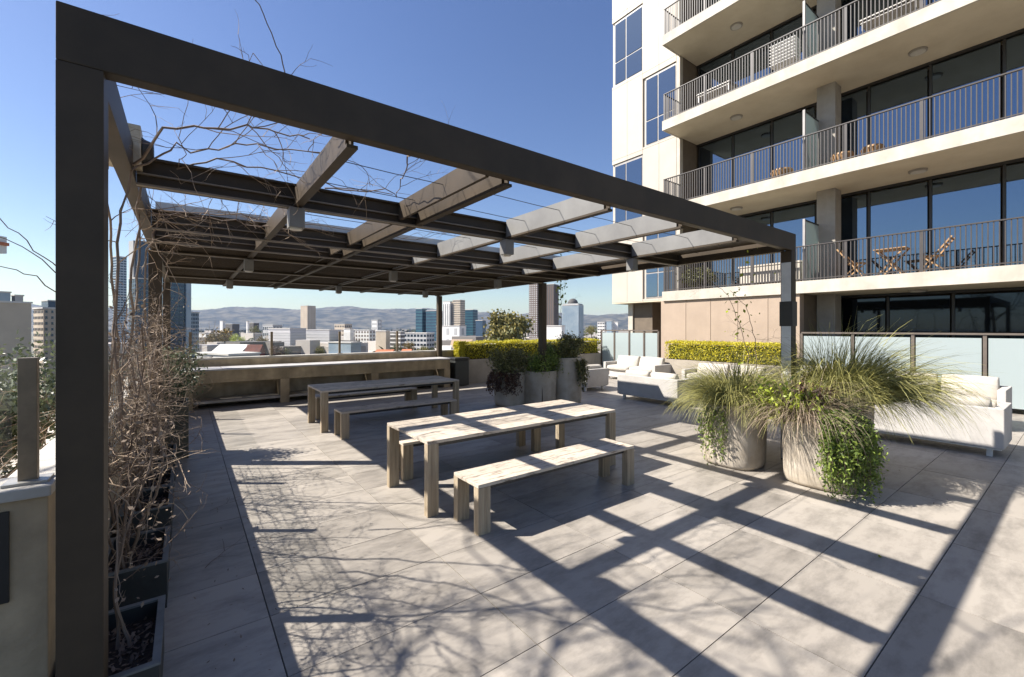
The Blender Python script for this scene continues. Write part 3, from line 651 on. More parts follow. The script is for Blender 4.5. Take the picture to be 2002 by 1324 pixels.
q = MB(); q.leaves(rngs.normal(0, 1, (70, 3)) * np.array([.08, .08, .3]) + np.array([(0.03, 0, -.35)]), 0.035, rngs, aspect=.6); kind(q.build('foliage', 'leaf_green', hv), 'stuff')
# fallen twigs on the floor
for i, (x, y, a) in enumerate(((0.12, 4.05, 1.0), (0.2, 5.3, 0.5))):
    q = MB(); rr = random.Random(60 + i); branch(q, rr, Vector((0, 0, 0)), Vector((math.cos(a), math.sin(a), 0)), 0.34, .004, 1, .12, kids=5); o = q.build('fallen_twig', 'leaf_red', loc=(x, y, 0.008)); o.scale = (1, 1, .12)
    tag(o, ('small brown fallen twig on the shaded tiles beside the second planter', 'thin fallen twig on the tiles near the fourth planter')[i], 'twig')
q = MB(); q.leaves(np.array([(0, 0, 0.0)]), .03, rngs, flat=5); o = q.build('fallen_leaf', 'leaf_lime', loc=(4.43, 1.02, .012)); tag(o, 'single yellow leaf on the shaded tile between two sunlit tiles', 'leaf')

rngs = np.random.default_rng(12); q = MB(); n = 90
q.leaves(np.stack([0.05 + abs(rngs.normal(0, .35, n)), rngs.uniform(2.6, 8, n), np.full(n, .007)], 1), .009, rngs, flat=9)
q.leaves(np.stack([rngs.normal(6.1, .7, 60), rngs.normal(1.7, .5, 60), np.full(60, .007)], 1), .008, rngs, flat=9)
kind(q.build('leaf_litter', 'twig'), 'stuff')
# ------------------------------------------------------------------ sofas
def sofa(label, x0, y0, Lx, Ly, back, n_back, seed, arms=True, bh=0.60, group='white outdoor sofas', z0=0.13, th=0.11, cz=.68):
    """footprint Lx by Ly from (x0,y0); back: which side carries the back panel"""
    t = thing('sofa', label, 'sofa', (x0, y0, 0), group=group); R = random.Random(seed)
    q = MB(); q.box(th + .002, Lx - th - .002, th + .002, Ly - th - .002, z0 + .001, 0.32); q.build('base', 'fabric', t)
    sides = {'-x': (0, th, 0, Ly), '+x': (Lx - th, Lx, 0, Ly), '-y': (0, Lx, 0, th), '+y': (0, Lx, Ly - th, Ly)}
    if back in ('-x', '+x'):
        a_ = [('-y', (th + .001, Lx, 0, th) if back == '-x' else (0, Lx - th - .001, 0, th)), ('+y', (th + .001, Lx, Ly - th, Ly) if back == '-x' else (0, Lx - th - .001, Ly - th, Ly))]
    else:
        a_ = [('-x', (0, th, th + .001, Ly) if back == '-y' else (0, th, 0, Ly - th - .001)), ('+x', (Lx - th, Lx, th + .001, Ly) if back == '-y' else (Lx - th, Lx, 0, Ly - th - .001))]
    b = sides[back]; MB().box(*b, z0, z0 + bh).build('back_panel', 'fabric', t, bevel=0.012)
    if arms:
        for _, a in a_: MB().box(*a, z0, z0 + bh - .004).build('arm', 'fabric', t, bevel=0.012)
    for lx in (0.08, Lx - 0.14):
        for ly in (0.12, Ly - 0.18): MB().box(lx, lx + .06, ly, ly + .06, 0, z0 - .001).build('leg', 'white_metal', t)
    MB().box(0.03, Lx - .03, 0.03, Ly - .03, z0 - .022, z0 - .002).build('frame', 'white_metal', t)
    along = Ly if back in ('-x', '+x') else Lx; dep = Lx if back in ('-x', '+x') else Ly
    seg = (along - 2 * th) / max(1, n_back)
    for k in range(n_back):
        c = th + seg * (k + .5)
        sm = cushion_mesh(dep - th - .06, seg - .02, .17) if back in ('-x', '+x') else cushion_mesh(seg - .02, dep - th - .06, .17)
        off = (dep + th) / 2 if back[0] == '-' else (dep - th) / 2
        inst('seat_cushion', sm, t, (off, c, .41) if back in ('-x', '+x') else (c, off, .41))
        bm2 = cushion_mesh(seg - .05, .46, .18, puff=.05)
        o = bpy.data.objects.new('back_cushion', bm2); COL.objects.link(o); o.parent = t
        o_ = th + .17 if back[0] == '-' else dep - th - .17
        tilt = math.radians(R.uniform(66, 74))
        if back == '+x': o.rotation_euler = (tilt, 0, PI / 2 + R.uniform(-.04, .04) + PI); 
        elif back == '-x': o.rotation_euler = (tilt, 0, PI / 2 + R.uniform(-.04, .04))
        elif back == '-y': o.rotation_euler = (tilt, 0, PI + R.uniform(-.04, .04))
        else: o.rotation_euler = (tilt, 0, R.uniform(-.04, .04))
        if back == '+x': o.rotation_euler = (tilt, 0, -PI / 2)
        o.location = (o_, c, cz) if back in ('-x', '+x') else (c, o_, cz)
    return t
sofa('white sofa in the right foreground with its plain back towards the tables', 9.12, 0.74, 0.95, 2.55, '-x', 2, 1, bh=.57, cz=.60)
sofa('white sofa facing the camera in front of the frosted screens on the right', 11.6, 0.92, 0.95, 3.6, '+x', 4, 2)
sofa('white sofa with its back half in shadow, right of the middle pots', 9.08, 5.75, 0.95, 1.75, '-x', 2, 3, bh=.50, cz=.52)
sofa('beige-backed lounger by the middle pots, seen from its end', 9.25, 8.75, 0.95, 2.3, '-y', 1, 4, bh=.5, cz=.52)
sofa('cream sofa under the frosted screens with one upright pillow', 12.3, 8.6, 0.95, 2.2, '+x', 2, 5, bh=.48, cz=.60)
sofa('cream sofa in front of the short hedge, mostly hidden by grass', 11.9, 5.2, 0.95, 2.2, '+x', 2, 6, bh=.48, cz=.55)
cf = thing('coffee_table', 'low white slatted coffee table between the middle sofas', 'table', (10.45, 7.75, 0))
for k in range(7): MB().box(-.35 + .1 * k, -.26 + .1 * k, -.35, .35, .36, .385).build('slat', 'white_metal', cf)
for x in (-.34, .30):
    for y in (-.34, .30): MB().box(x, x + .04, y, y + .04, 0, .358).build('leg', 'white_metal', cf)

# ------------------------------------------------------------------ apartment building
FH = 3.13; SB = 2.84; ST = 0.33        # storey height, underside of first slab, slab thickness
bd = thing('apartment_building', 'tall cream apartment building with deep balconies on the right', 'building', (16, 3, 0))
OX, OY = 16.0, 3.0
def bb(name, m, x0, x1, y0, y1, z0, z1, parent=bd, bevel=0.0, b=None):
    q = MB(); q.box(x0 - OX, x1 - OX, y0 - OY, y1 - OY, z0, z1)
    return q.build(name, m, parent, bevel=bevel)
NL = 6
YB = -6.0
for k in range(NL):
    z = SB + FH * k
    bb('balcony_slab', 'soffit', 14.08, 16.75, YB, 9.44, z, z + ST - .03)
    bb('fascia', 'fascia', 14.02, 14.078, YB, 9.50, z - .012, z + ST)
    bb('fascia', 'fascia', 14.08, 15.14, 9.442, 9.50, z - .012, z + ST)
    bb('slab_finish', 'column', 14.08, 16.3, YB, 9.44, z + ST - .029, z + ST - .001)
# end post strip at slab corner and the side wall of the balconies
bb('corner_wall', 'fascia', 15.10, 15.30, 9.46, 9.60, 2.9, 22)
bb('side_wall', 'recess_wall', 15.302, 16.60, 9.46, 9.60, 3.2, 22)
for k in range(-1, NL):
    z0 = 0.0 if k < 0 else SB + FH * k + ST; z1 = SB + FH * (k + 1) if k >= 0 else SB
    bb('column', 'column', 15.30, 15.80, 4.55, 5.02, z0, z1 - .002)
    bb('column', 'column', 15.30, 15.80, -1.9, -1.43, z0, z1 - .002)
    # glazing at x=16.3
    y = 9.36 if k >= 0 else 4.9
    while y > -5:
        pw = 1.30
        if k >= 0 or y < 4.95:
            bb('pane', 'facade_glass' if k >= 0 else 'ground_glass', 16.30, 16.33, y - pw + .03, y - .03, z0 + .06, z1 - .12)
            bb('mullion', 'dark_frame', 16.26, 16.36, y - .028, y + .028, z0 + .01, z1 - .08)
        y -= pw + .04
    bb('head_frame', 'dark_frame', 16.24, 16.38, YB + .2, 9.44 if k >= 0 else 4.95, z1 - .078, z1 - .003)
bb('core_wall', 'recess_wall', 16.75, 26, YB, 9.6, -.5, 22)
# ground floor beige wall
wal = bb('wall', 'plaster', 14.10, 14.40, 5.05, 9.60, -.03, SB - .014)
for y in (5.9, 6.8, 7.7, 8.6): bb('wall_rib', 'plaster', 14.088, 14.098, y, y + .012, 0, SB - .02)
bb('wall', 'plaster', 14.402, 16.7, 9.40, 9.60, -.03, SB - .014)
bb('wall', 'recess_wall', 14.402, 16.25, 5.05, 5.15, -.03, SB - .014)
# left block with panel cladding
bb('block_core', 'facade_panel', 15.16, 22, 9.605, 12.70, 2.96, 22)
YC = [12.75, 11.93, 11.14, 10.37, 9.60]
WIN = {(0, 1): [(6.2, 9.02), (12.45, 15.25), (18.7, 21.4)], (2, 3): [(3.04, 5.9), (9.28, 12.1), (15.55, 18.35)]}
ZJ = [2.94 + FH * k for k in range(7)]
for ci in range(4):
    pair = (0, 1) if ci < 2 else (2, 3)
    for zi in range(6):
        za, zb = ZJ[zi], ZJ[zi + 1]; segs = [(za, zb)]
        for (wa, wb_) in WIN[pair]:
            ns = []
            for a, b in segs:
                if wb_ <= a or wa >= b: ns.append((a, b)); continue
                if wa > a + .05: ns.append((a, wa))
                if wb_ < b - .05: ns.append((wb_, b))
            segs = ns
        for a, b in segs: bb('panel', 'facade_panel', 15.09, 15.155, YC[ci + 1] + .006, YC[ci] - .006, a + .006, b - .006)
bb('soffit_panel', 'soffit', 15.09, 18.0, 9.61, 12.74, 2.90, 2.938)
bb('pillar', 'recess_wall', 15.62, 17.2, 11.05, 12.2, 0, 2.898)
bb('pillar_trim', 'fascia', 15.55, 15.615, 12.0, 12.24, 0, 2.898)
bb('side_clad', 'facade_panel', 15.16, 22, 12.705, 12.75, 2.96, 22)
for (ca, cb), ws in WIN.items():
    y1, y0 = YC[ca], YC[cb + 1]
    for za, zb in ws:
        wn = bb('window', 'window_trim', 15.13, 15.158, y0 + .03, y1 - .12, za + .02, zb - .02)
        ym = y1 - .12 - (y1 - y0 - .15) * .42; zm = za + (zb - za) * .36
        for a, b in ((y0 + .07, ym - .03), (ym + .03, y1 - .16)):
            for c, d in ((za + .07, zm - .03), (zm + .03, zb - .12)):
                q = MB(); q.box(15.112 - OX, 15.128 - OX, a - OY, b - OY, c, d); q.build('pane', 'facade_glass', wn)
# railings
sm = MB().box(-.013, .013, -.010, .010, 0, 0.98).mesh('baluster', 'rail_metal')
for k in range(4):
    z = SB + FH * k + ST
    rl = thing('balcony_railing', 'dark vertical bar railing on the %s balcony of the apartment building' % ('lowest', 'second lowest', 'third', 'highest visible')[k], 'railing', (14.11, 9.46, z))
    MB().box(-.03, .03, -15.3, 0.03, .985, 1.012).build('handrail', 'rail_metal', rl)
    MB().box(-.015, .015, -15.3, 0.02, .05, .075).build('bottom_rail', 'rail_metal', rl)
    MB().box(.031, 1.0, -.015, .015, .985, 1.012).build('handrail', 'rail_metal', rl)
    yy = 0.0; i = 0; restm = MB()
    while yy > -10.6 and i < 125: inst('baluster', sm, rl, (0, yy, 0)); yy -= 0.085; i += 1
    for j in range(34): restm.box(-.011, .011, yy - .09 * j - .0075, yy - .09 * j + .0075, 0, .98)
    kind(restm.build('baluster_run', 'rail_metal', rl), 'stuff')
    for j in range(10): inst('baluster', sm, rl, (0.1 + .1 * j, 0, 0), PI / 2)
    for y in (0.0, -1.55, -3.1, -5.5, -7.0, -8.6): MB().box(-.02, .02, y - .03, y + .03, 0, .983).build('post', 'rail_metal', rl)
    dv = thing('privacy_screen', 'frosted glass divider on the %s balcony beside the column' % ('lowest', 'second lowest', 'third', 'highest visible')[k], 'screen', (14.2, 4.98, z))
    MB().box(0.06, 1.08, -.008, .008, .05, 1.75).build('pane', 'frosted', dv)
    MB().box(0, .058, -.03, .03, 0, 1.80).build('post', 'window_trim', dv)
    MB().box(.06, 1.08, -.02, .02, 1.752, 1.79).build('top_frame', 'dark_frame', dv)
for k in range(5):
    for j, (x, y) in enumerate(((15.15, 7.35), (15.35, 2.75))):
        z = SB + FH * k
        if k == 0 and j == 0: continue
        dl = thing('soffit_light', 'round flush lamp under the %s balcony slab, %s one' % (('lowest', 'second', 'third', 'fourth', 'fifth')[k], ('left', 'right')[j]), 'lamp', (x, y, z), group='round lamps under the balconies')
        MB().cyl(0, 0, -.045, -.001, .19, sides=28).build('rim', 'column', dl)
        MB().cyl(0, 0, -.062, -.046, .15, .15, sides=28).build('diffuser', 'lamp_glass', dl)

# frosted screens along the building side
def screens(label, ys, x, z1, z0=0.0):
    t = thing('glass_screen', label, 'screen', (x, ys[0], 0)); y0 = ys[0]
    for y in ys: MB().box(-.03, .03, y - y0 - .03, y - y0 + .03, z0, z1).build('post', 'brown_frame', t)
    for a, b in zip(ys, ys[1:]):
        lo, hi = min(a, b) - y0 + .032, max(a, b) - y0 - .032
        MB().box(-.008, .008, lo + .02, hi - .02, .12, z1 - .07).build('pane', 'frosted', t)
    lo, hi = min(ys) - y0, max(ys) - y0
    MB().box(-.05, .05, lo, hi, z1 + .001, z1 + .045).build('top_rail', 'brown_frame', t)
screens('frosted glass screen with brown posts beside the white sofas on the right', [5.0 - 1.19 * k for k in range(7)], 14.12, 1.68)
screens('short frosted glass screen between the far hedge and the beige wall', [9.72, 10.35, 11.05, 11.8, 12.5], 14.12, 1.72)

# balcony furniture
def folding_chair(label, x, y, z, face):
    t = thing('folding_chair', label, 'chair', (x, y, z), 0 if face > 0 else PI, group='folding teak chairs')
    for s_ in (-.2, .2):
        MB().bar((s_, -.28, 0), (s_, .34, .86), .025, .03).build('side_rail', 'teak', t)
        MB().bar((s_ * .85, .28, 0), (s_ * .85, -.2, .44), .025, .03).build('leg', 'teak', t)
    for k in range(5): MB().box(-.2, .2, -.24 + .085 * k, -.17 + .085 * k, .43, .45).build('seat_slat', 'teak', t)
    for k in range(4): 
        y_ = .17 + .045 * k; MB().box(-.18, .18, y_, y_ + .02, .60 + .065 * k, .65 + .065 * k).build('back_slat', 'teak', t)
z1 = SB + ST
folding_chair('folding teak chair left of the small table on the lowest balcony', 14.75, 3.95, z1, 1)
folding_chair('folding teak chair right of the small table on the lowest balcony', 14.75, 2.35, z1, -1)
tb = thing('balcony_table', 'small teak table with crossed legs on the lowest balcony', 'table', (14.75, 3.15, z1))
for k in range(6): MB().box(-.3, .3, -.33 + .11 * k, -.23 + .11 * k, .70, .72).build('slat', 'teak', tb)
for s_ in (-.24, .24):
    MB().bar((s_, -.28, 0), (s_, .28, .698), .03, .035).build('leg', 'teak', tb); MB().bar((s_ * .9, .28, 0), (s_ * .9, -.28, .698), .03, .035).build('leg', 'teak', tb)
bush('balcony_plant', 'dark leafy pot plant behind the railing at the left of the lowest balcony', 'plant', 14.5, 8.3, z1, .35, .7, .42, 1600, .045, 'leaf_dark', 71)
def box_bench(label, x, y, z, m):
    t = thing('storage_box', label, 'box', (x, y, z)); MB().box(-.3, .3, -.9, .9, .1, .62).build('body', m, t, bevel=.02); MB().box(-.32, .32, -.92, .92, .625, .68).build('lid', m, t, bevel=.01)
    for yy in (-.8, .75): MB().box(-.25, .25, yy, yy + .05, 0, .098).build('foot', m, t)
box_bench('pale pink outdoor seat box on the lowest balcony left of the right post', 14.9, 6.1, z1, 'fascia')
def basket(label, x, y, z, r):
    t = thing('round_stool', label, 'stool', (x, y, z))
    MB().cyl(0, 0, .12, .34, r * .8, r, 20).build('seat', 'wicker', t); MB().cyl(0, 0, .345, .40, r * .9, r * .85, 20).build('top', 'teak', t); MB().cyl(0, 0, 0, .118, r * .7, sides=16).build('base', 'wicker', t)
z2 = z1 + FH
basket('round wicker stool left of the divider on the second balcony', 14.7, 5.75, z2, .32)
basket('round wicker stool right of the divider on the second balcony', 14.7, 4.2, z2, .28)
basket('low wicker stool next to the table on the second balcony', 14.75, 3.55, z2, .26)
def metal_set(label, x, y, z, m='rail_metal'):
    t = thing('garden_table', label, 'table', (x, y, z)); MB().box(-.3, .3, -.6, .6, .70, .73).build('top', m, t)
    for a in (-.27, .24):
        for b in (-.55, .52): MB().box(a, a + .03, b, b + .03, 0, .698).build('leg', m, t)
    MB().box(-.28, .28, -.58, .58, .62, .64).build('frame', m, t)
metal_set('pale metal table on the third balcony at the left', 14.9, 7.9, z2 + FH, 'light_metal')
metal_set('long pale metal table on the third balcony at the right', 14.9, 3.2, z2 + FH, 'light_metal')
dr = thing('drying_rack', 'white drying rack beside the divider on the third balcony', 'rack', (14.8, 5.7, z2 + FH))
for a in (-.35, .35): MB().bar((0, a, 0), (0, a * .6, 1.25), .03, .03).build('leg', 'white_metal', dr)
for k in range(7): MB().box(-.22, .22, -.36, .36, .55 + .1 * k, .565 + .1 * k).build('shelf', 'white_metal', dr)

# ------------------------------------------------------------------ garden beyond the left wall
bush('garden_shrub', 'low green and yellow shrub beyond the wall at the left edge', 'shrub', -2.15, 7.6, 0.0, 0.95, 0.9, 0.55, 5200, .05, 'leaf_olive', 81)
bush('garden_shrub', 'grey-green shrub beyond the wall left of the big post', 'shrub', -1.5, 8.2, 0.3, 0.7, 0.8, 0.65, 2600, .035, 'leaf_olive', 82)
t = thing('bare_shrub', 'leafless tangled shrub behind the glass at the left edge', 'shrub', (-1.6, 6.6, 0)); q = MB(); rr = random.Random(83)
for k in range(26): branch(q, rr, Vector((rr.uniform(-.9, .6), rr.uniform(-.6, .6), 0)), Vector((rr.gauss(0, .4), rr.gauss(0, .4), 1)).normalized(), rr.uniform(.7, 1.2), .008, 3, .2, .02, kids=3)
kind(q.build('twig', 'twig_grey', t), 'stuff')
def bare_tree(label, x, y, seed, H, lean, r=.09):
    t = thing('bare_tree', label, 'tree', (x, y, 0)); rr = random.Random(seed); tk = MB(); cr = MB()
    pts = [Vector((lean[0] * (k / 6) ** 1.5, lean[1] * (k / 6) ** 1.5, H * .45 * k / 6)) for k in range(7)]; tk.tube(pts, r, r * .6, 8); tk.build('trunk', 'bark', t)
    def ok(p):
        X, Y, Z = p.x + x, p.y + y, p.z
        return (Z > 2.3 + .66 * max(0, Y) or X < -.32 * Y) and X < 0.5
    for k in range(9):
        p = pts[rr.randrange(4, 7)]; a = rr.random() * 2 * PI
        branch(cr, rr, p.copy(), Vector((math.cos(a) * .7, math.sin(a) * .7, 1.1)).normalized(), H * rr.uniform(.3, .45), r * .32, 3, .13, .03, kids=4.2, sides=4, ok=ok)
    cr.build('crown', 'bark', t)
bare_tree('tall leafless tree left of the terrace that throws branch shadows on the near tiles', -4.1, 3.3, 91, 7.2, (1.7, 0.0))

# ------------------------------------------------------------------ city
def city(name, label, cat, pa, pb_, ytop, d, m, ybase=None, dep=0.6, rz=-0.5, wins=None, wm='far_glass', roof=None, group=None, z0=None):
    """a block whose front spans pa..pb_ as seen from the terrace, at distance d; wins=(cols, rows, wfrac, hfrac)"""
    wd = (pb_ - pa) * d / 852; c = W((pa + pb_) / 2, d + wd * dep / 2); zt = ZP(ytop, d)
    ang = math.atan2(-0.6, 0.8) + rz
    # keep the apparent width when the block is turned
    s_ = abs(math.cos(rz)) + dep * abs(math.sin(rz)); wd /= s_
    t = thing(name, label, cat, (c.x, c.y, GZ), ang, group); H = zt - GZ; D = wd * dep
    MB().box(-wd / 2, wd / 2, -D / 2, D / 2, 0, H).build('wall', m, t)
    pt = MB(); e = max(.3, wd * .01); pt.box(-wd / 2 - e, wd / 2 + e, -D / 2 - e, D / 2 + e, H + .01, H + .6); pt.build('roof', roof or 'roof_pale', t)
    if wins:
        nc, nr, wf, hf = wins; q = MB(); zb = 0.0 if z0 is None else z0 - GZ
        fh = (H - zb) / nr
        for i in range(nc):
            cw = wd / nc; x0 = -wd / 2 + cw * (i + .5 - wf / 2); x1 = x0 + cw * wf
            for j in range(nr):
                a = zb + fh * (j + .5 - hf / 2); q.box(x0, x1, -D / 2 - .12, -D / 2 + .05, a, a + fh * hf)
        ns = max(1, int(nc * dep + .5))
        for i in range(ns):
            cw = D / ns; y0 = -D / 2 + cw * (i + .5 - wf / 2)
            for j in range(nr):
                a = zb + fh * (j + .5 - hf / 2)
                q.box(-wd / 2 - .12, -wd / 2 + .05, y0, y0 + cw * wf, a, a + fh * hf); q.box(wd / 2 - .05, wd / 2 + .12, y0, y0 + cw * wf, a, a + fh * hf)
        kind(q.build('window', wm, t), 'stuff')
    return t, wd, D, H
city('office_tower', 'dark glass tower seen through the left end of the pergola', 'tower', 312, 366, 430, 210, 'far_glass', wins=(5, 40, .8, .6), wm='far_blue', dep=.8)
city('office_tower', 'pale grey edge of a tower right of the dark glass tower', 'tower', 364, 372, 440, 214, 'far_pale_glass', dep=2)
city('office_tower', 'round-shouldered pale blue-grey tower block beside the dark glass tower', 'tower', 367, 387, 612, 230, 'far_pale_glass', wins=(5, 18, .5, .6), wm='far_blue', dep=1)
t_, wd_, D_, H_ = city('office_tower', 'blue glass tower with a grey concrete top between the climbing twigs', 'tower', 254, 290, 545, 260, 'far_blue', wins=(4, 22, .8, .5), wm='far_glass', dep=.8)
MB().box(-wd_ / 2, wd_ * .2, -D_ / 2, D_ / 2, H_ + .7, H_ + 23).build('upper_wall', 'grey_wall', t_); MB().box(wd_ * .21, wd_ / 2, -D_ / 2 + 1, D_ / 2, H_ + .7, H_ + 23).build('upper_glass', 'far_blue', t_)
city('office_tower', 'slim pale glass tower far left behind the twigs', 'tower', 222, 246, 502, 380, 'far_pale_glass', wins=(4, 40, .8, .5), wm='far_blue', dep=.8)
city('building', 'blank pale concrete building at the left edge', 'building', -60, 66, 592, 150, 'beige_wall', dep=.5)
city('building', 'beige building with a grid of small windows next to the big post', 'building', 66, 130, 604, 170, 'beige_wall', wins=(7, 16, .35, .45), dep=.6)
city('building', 'grey-blue rooftop plant block at the left edge of the skyline', 'building', -30, 22, 572, 190, 'far_pale_glass', dep=.5)
city('building', 'small grey rooftop block on the left skyline', 'building', 22, 46, 579, 195, 'grey_wall', dep=.5)
city('building', 'bright blue roofed block beside the big post', 'building', 80, 120, 589, 230, 'far_blue', dep=.5)
cr_ = thing('crane_cab', 'white crane cab with an orange band at the far left edge', 'crane', tuple(W(-2, 120, 0).xy) + (GZ,), math.atan2(-.6, .8))
MB().box(-1.0, 1.0, -1, 1, ZP(495, 120) - GZ, ZP(462, 120) - GZ).build('cab', 'white_wall', cr_); MB().box(-1.02, 1.6, -1.1, 1.1, ZP(480, 120) - GZ, ZP(474, 120) - GZ).build('band', 'roof_orange', cr_)
MB().box(-1.6, -.9, -.4, .4, 0, ZP(495, 120) - GZ).build('mast', 'grey_wall', cr_)
city('building', 'long pale windowless warehouse block in the middle distance', 'building', 523, 600, 643, 330, 'lilac_wall', dep=.5, wins=(1, 14, .98, .12), wm='grey_wall')
city('building', 'pale block joined to the right of the long warehouse', 'building', 596, 669, 646, 345, 'lilac_wall', dep=.4, wins=(1, 12, .98, .12), wm='grey_wall')
city('tower', 'tan and brown slab tower standing alone before the hills', 'tower', 589, 616, 598, 1100, 'beige_wall', wins=(3, 16, .35, .35), wm='tan_wall', dep=.9)
city('building', 'narrow white block right of the warehouse', 'building', 672, 692, 644, 380, 'white_wall', dep=.5)
city('building', 'brown and white apartment block with dotted balconies', 'building', 693, 735, 646, 360, 'white_wall', wins=(5, 9, .5, .5), wm='brown_tower', dep=.4)
city('building', 'blank beige block in front of the dark glass offices', 'building', 734, 763, 648, 300, 'beige_wall', dep=.4)
city('building', 'dark glass office block with pale bands', 'building', 762, 792, 650, 310, 'roof_dark', wins=(2, 9, .9, .35), wm='white_wall', dep=.4)
city('building', 'long low office block with stacked pale roofs', 'building', 788, 850, 652, 340, 'grey_wall', wins=(7, 7, .7, .5), dep=.4)
city('office_block', 'bright teal glass office block left of the thin pergola post', 'building', 813, 834, 604, 700, 'far_teal', wins=(1, 12, .95, .4), wm='far_blue', dep=.8)
city('office_block', 'darker blue glass office block behind the thin pergola post', 'building', 833, 868, 608, 690, 'far_blue', wins=(1, 12, .95, .4), wm='far_teal', dep=.8)
city('tower', 'white slab tower with dark vertical slots', 'tower', 866, 889, 590, 620, 'white_wall', wins=(4, 1, .3, .9), dep=.9)
city('tower', 'grey-beige windowed half of the white tower', 'tower', 885, 909, 587, 615, 'beige_wall', wins=(6, 22, .5, .4), dep=.9)
city('office_block', 'teal glass block right of the white tower', 'building', 907, 934, 606, 640, 'far_teal', wins=(1, 14, .95, .35), wm='far_blue', dep=.8)
city('office_block', 'dark navy glass block under the teal one', 'building', 930, 950, 627, 520, 'far_blue', dep=.8)
city('building', 'white podium block with two grey windows below the white tower', 'building', 852, 912, 638, 420, 'white_wall', wins=(3, 3, .35, .6), wm='grey_wall', dep=.4)
city('apartment_tower', 'tall brown and grey striped apartment tower behind the centre post', 'tower', 1034, 1058, 548, 520, 'brown_tower', wins=(4, 34, .55, .6), wm='grey_wall', dep=.9)
city('apartment_tower', 'dark striped half of the apartment tower right of the centre post', 'tower', 1058, 1093, 556, 515, 'roof_dark', wins=(6, 1, .4, .96), wm='brown_tower', dep=.9)
t_, wd_, D_, H_ = city('domed_tower', 'grey-blue glass tower with a dark domed roof', 'tower', 1098, 1142, 597, 560, 'far_pale_glass', wins=(9, 1, .8, .95), wm='far_pale_glass', dep=.8)
q = MB(); 
for k in range(6):
    a, b = k / 6 * PI / 2, (k + 1) / 6 * PI / 2; q.cyl(0, 0, H_ + 2.5 + 7 * math.sin(a), H_ + 2.5 + 7 * math.sin(b), wd_ * .30 * math.cos(a), wd_ * .30 * math.cos(b) + .01, 20)
q.build('dome', 'roof_dark', t_); MB().box(-wd_ * .46, wd_ * .46, -D_ * .46, D_ * .46, H_ + .7, H_ + 2.4).build('upper_storey', 'grey_wall', t_)
city('building', 'white flat-roofed block beside the centre post behind the shrubs', 'building', 1062, 1104, 638, 300, 'white_wall', dep=.4)
city('building', 'pale office block with dark window rows near the frosted screen', 'building', 1168, 1184, 630, 620, 'white_wall', wins=(4, 9, .6, .4), dep=.5)
city('building', 'pale blue block second left of the building pillar', 'building', 1186, 1197, 628, 640, 'far_pale_glass', dep=.5)
city('building', 'slim grey block closest to the building pillar', 'building', 1199, 1209, 630, 640, 'white_wall', dep=.5)
city('building', 'small cream office block above the autumn tree', 'building', 430, 441, 628, 820, 'white_wall', dep=.6)
city('building', 'dark flat-roofed hall above the autumn tree', 'building', 441, 468, 634, 800, 'roof_dark', dep=.6)
city('building', 'white chimney-like block beside a dark hall', 'building', 482, 487, 629, 700, 'white_wall', dep=1)
city('building', 'dark hall in the middle distance left of the warehouse', 'building', 487, 506, 632, 710, 'roof_dark', dep=.7)
city('building', 'grey round-ended block left of the tan slab tower', 'building', 514, 552, 636, 560, 'grey_wall', wins=(5, 4, .6, .5), dep=.6)
city('building', 'cream old building with small turrets right of the tan tower', 'building', 654, 688, 634, 700, 'beige_wall', wins=(6, 5, .5, .4), dep=.6)
city('building', 'grey frame building with an open top floor', 'building', 726, 746, 626, 760, 'grey_wall', wins=(1, 6, .7, .5), wm='white_wall', dep=.6)
city('building', 'long low white roofed hall on the left of the city view', 'building', 385, 420, 652, 400, 'white_wall', dep=.5)
city('building', 'low white roofed shed in front of the warehouse', 'building', 640, 708, 671, 230, 'far_pale_glass', dep=.4)
city('building', 'long pale roofed building directly beyond the counter', 'building', 378, 512, 694, 150, 'grey_wall', dep=.5)
def gable(name, label, pa, pb_, ye, yr, d, wall_m, roof_m, dep=.8, rz=-0.15):
    wd = (pb_ - pa) * d / 852; c = W((pa + pb_) / 2, d + wd * dep / 2); t = thing(name, label, 'house', (c.x, c.y, GZ), math.atan2(-.6, .8) + rz)
    D = wd * dep; he = ZP(ye, d) - GZ; hr = ZP(yr, d) - GZ; q = MB()
    MB().box(-wd / 2, wd / 2, -D / 2, D / 2, 0, he).build('wall', wall_m, t)
    q.v = [(-wd / 2 - .5, -D / 2 - .5, he), (wd / 2, -D / 2 - .5, he), (wd / 2, D / 2 + .5, he), (-wd / 2 - .5, D / 2 + .5, he), (-wd / 2 - .5, 0, hr), (wd / 2, 0, hr)]
    q.f = [(0, 1, 5, 4), (2, 3, 4, 5), (0, 4, 3), (1, 2, 5), (0, 3, 2, 1)]; q.build('roof', roof_m, t); return t
gable('house', 'house with a long pale pitched roof, dark red gable at its right', 428, 492, 692, 674, 190, 'brick_red', 'roof_pale')
t = gable('house', 'dark red brick gable end facing the terrace', 486, 514, 688, 674, 185, 'brick_red', 'brick_red', dep=.6, rz=PI / 2 * 0)
gable('house', 'orange roofed house behind the counter', 738, 772, 692, 684, 200, 'beige_wall', 'roof_orange')
gable('house', 'smaller orange roofed house left of the thin pergola post', 788, 806, 690, 683, 205, 'beige_wall', 'roof_orange')
gable('house', 'cream house with a peach coloured dome roof left of the hedge', 884, 925, 682, 664, 240, 'beige_wall', 'tan_wall')
gable('house', 'pale roofed house beside the thin pergola post', 858, 884, 690, 676, 210, 'white_wall', 'roof_pale')

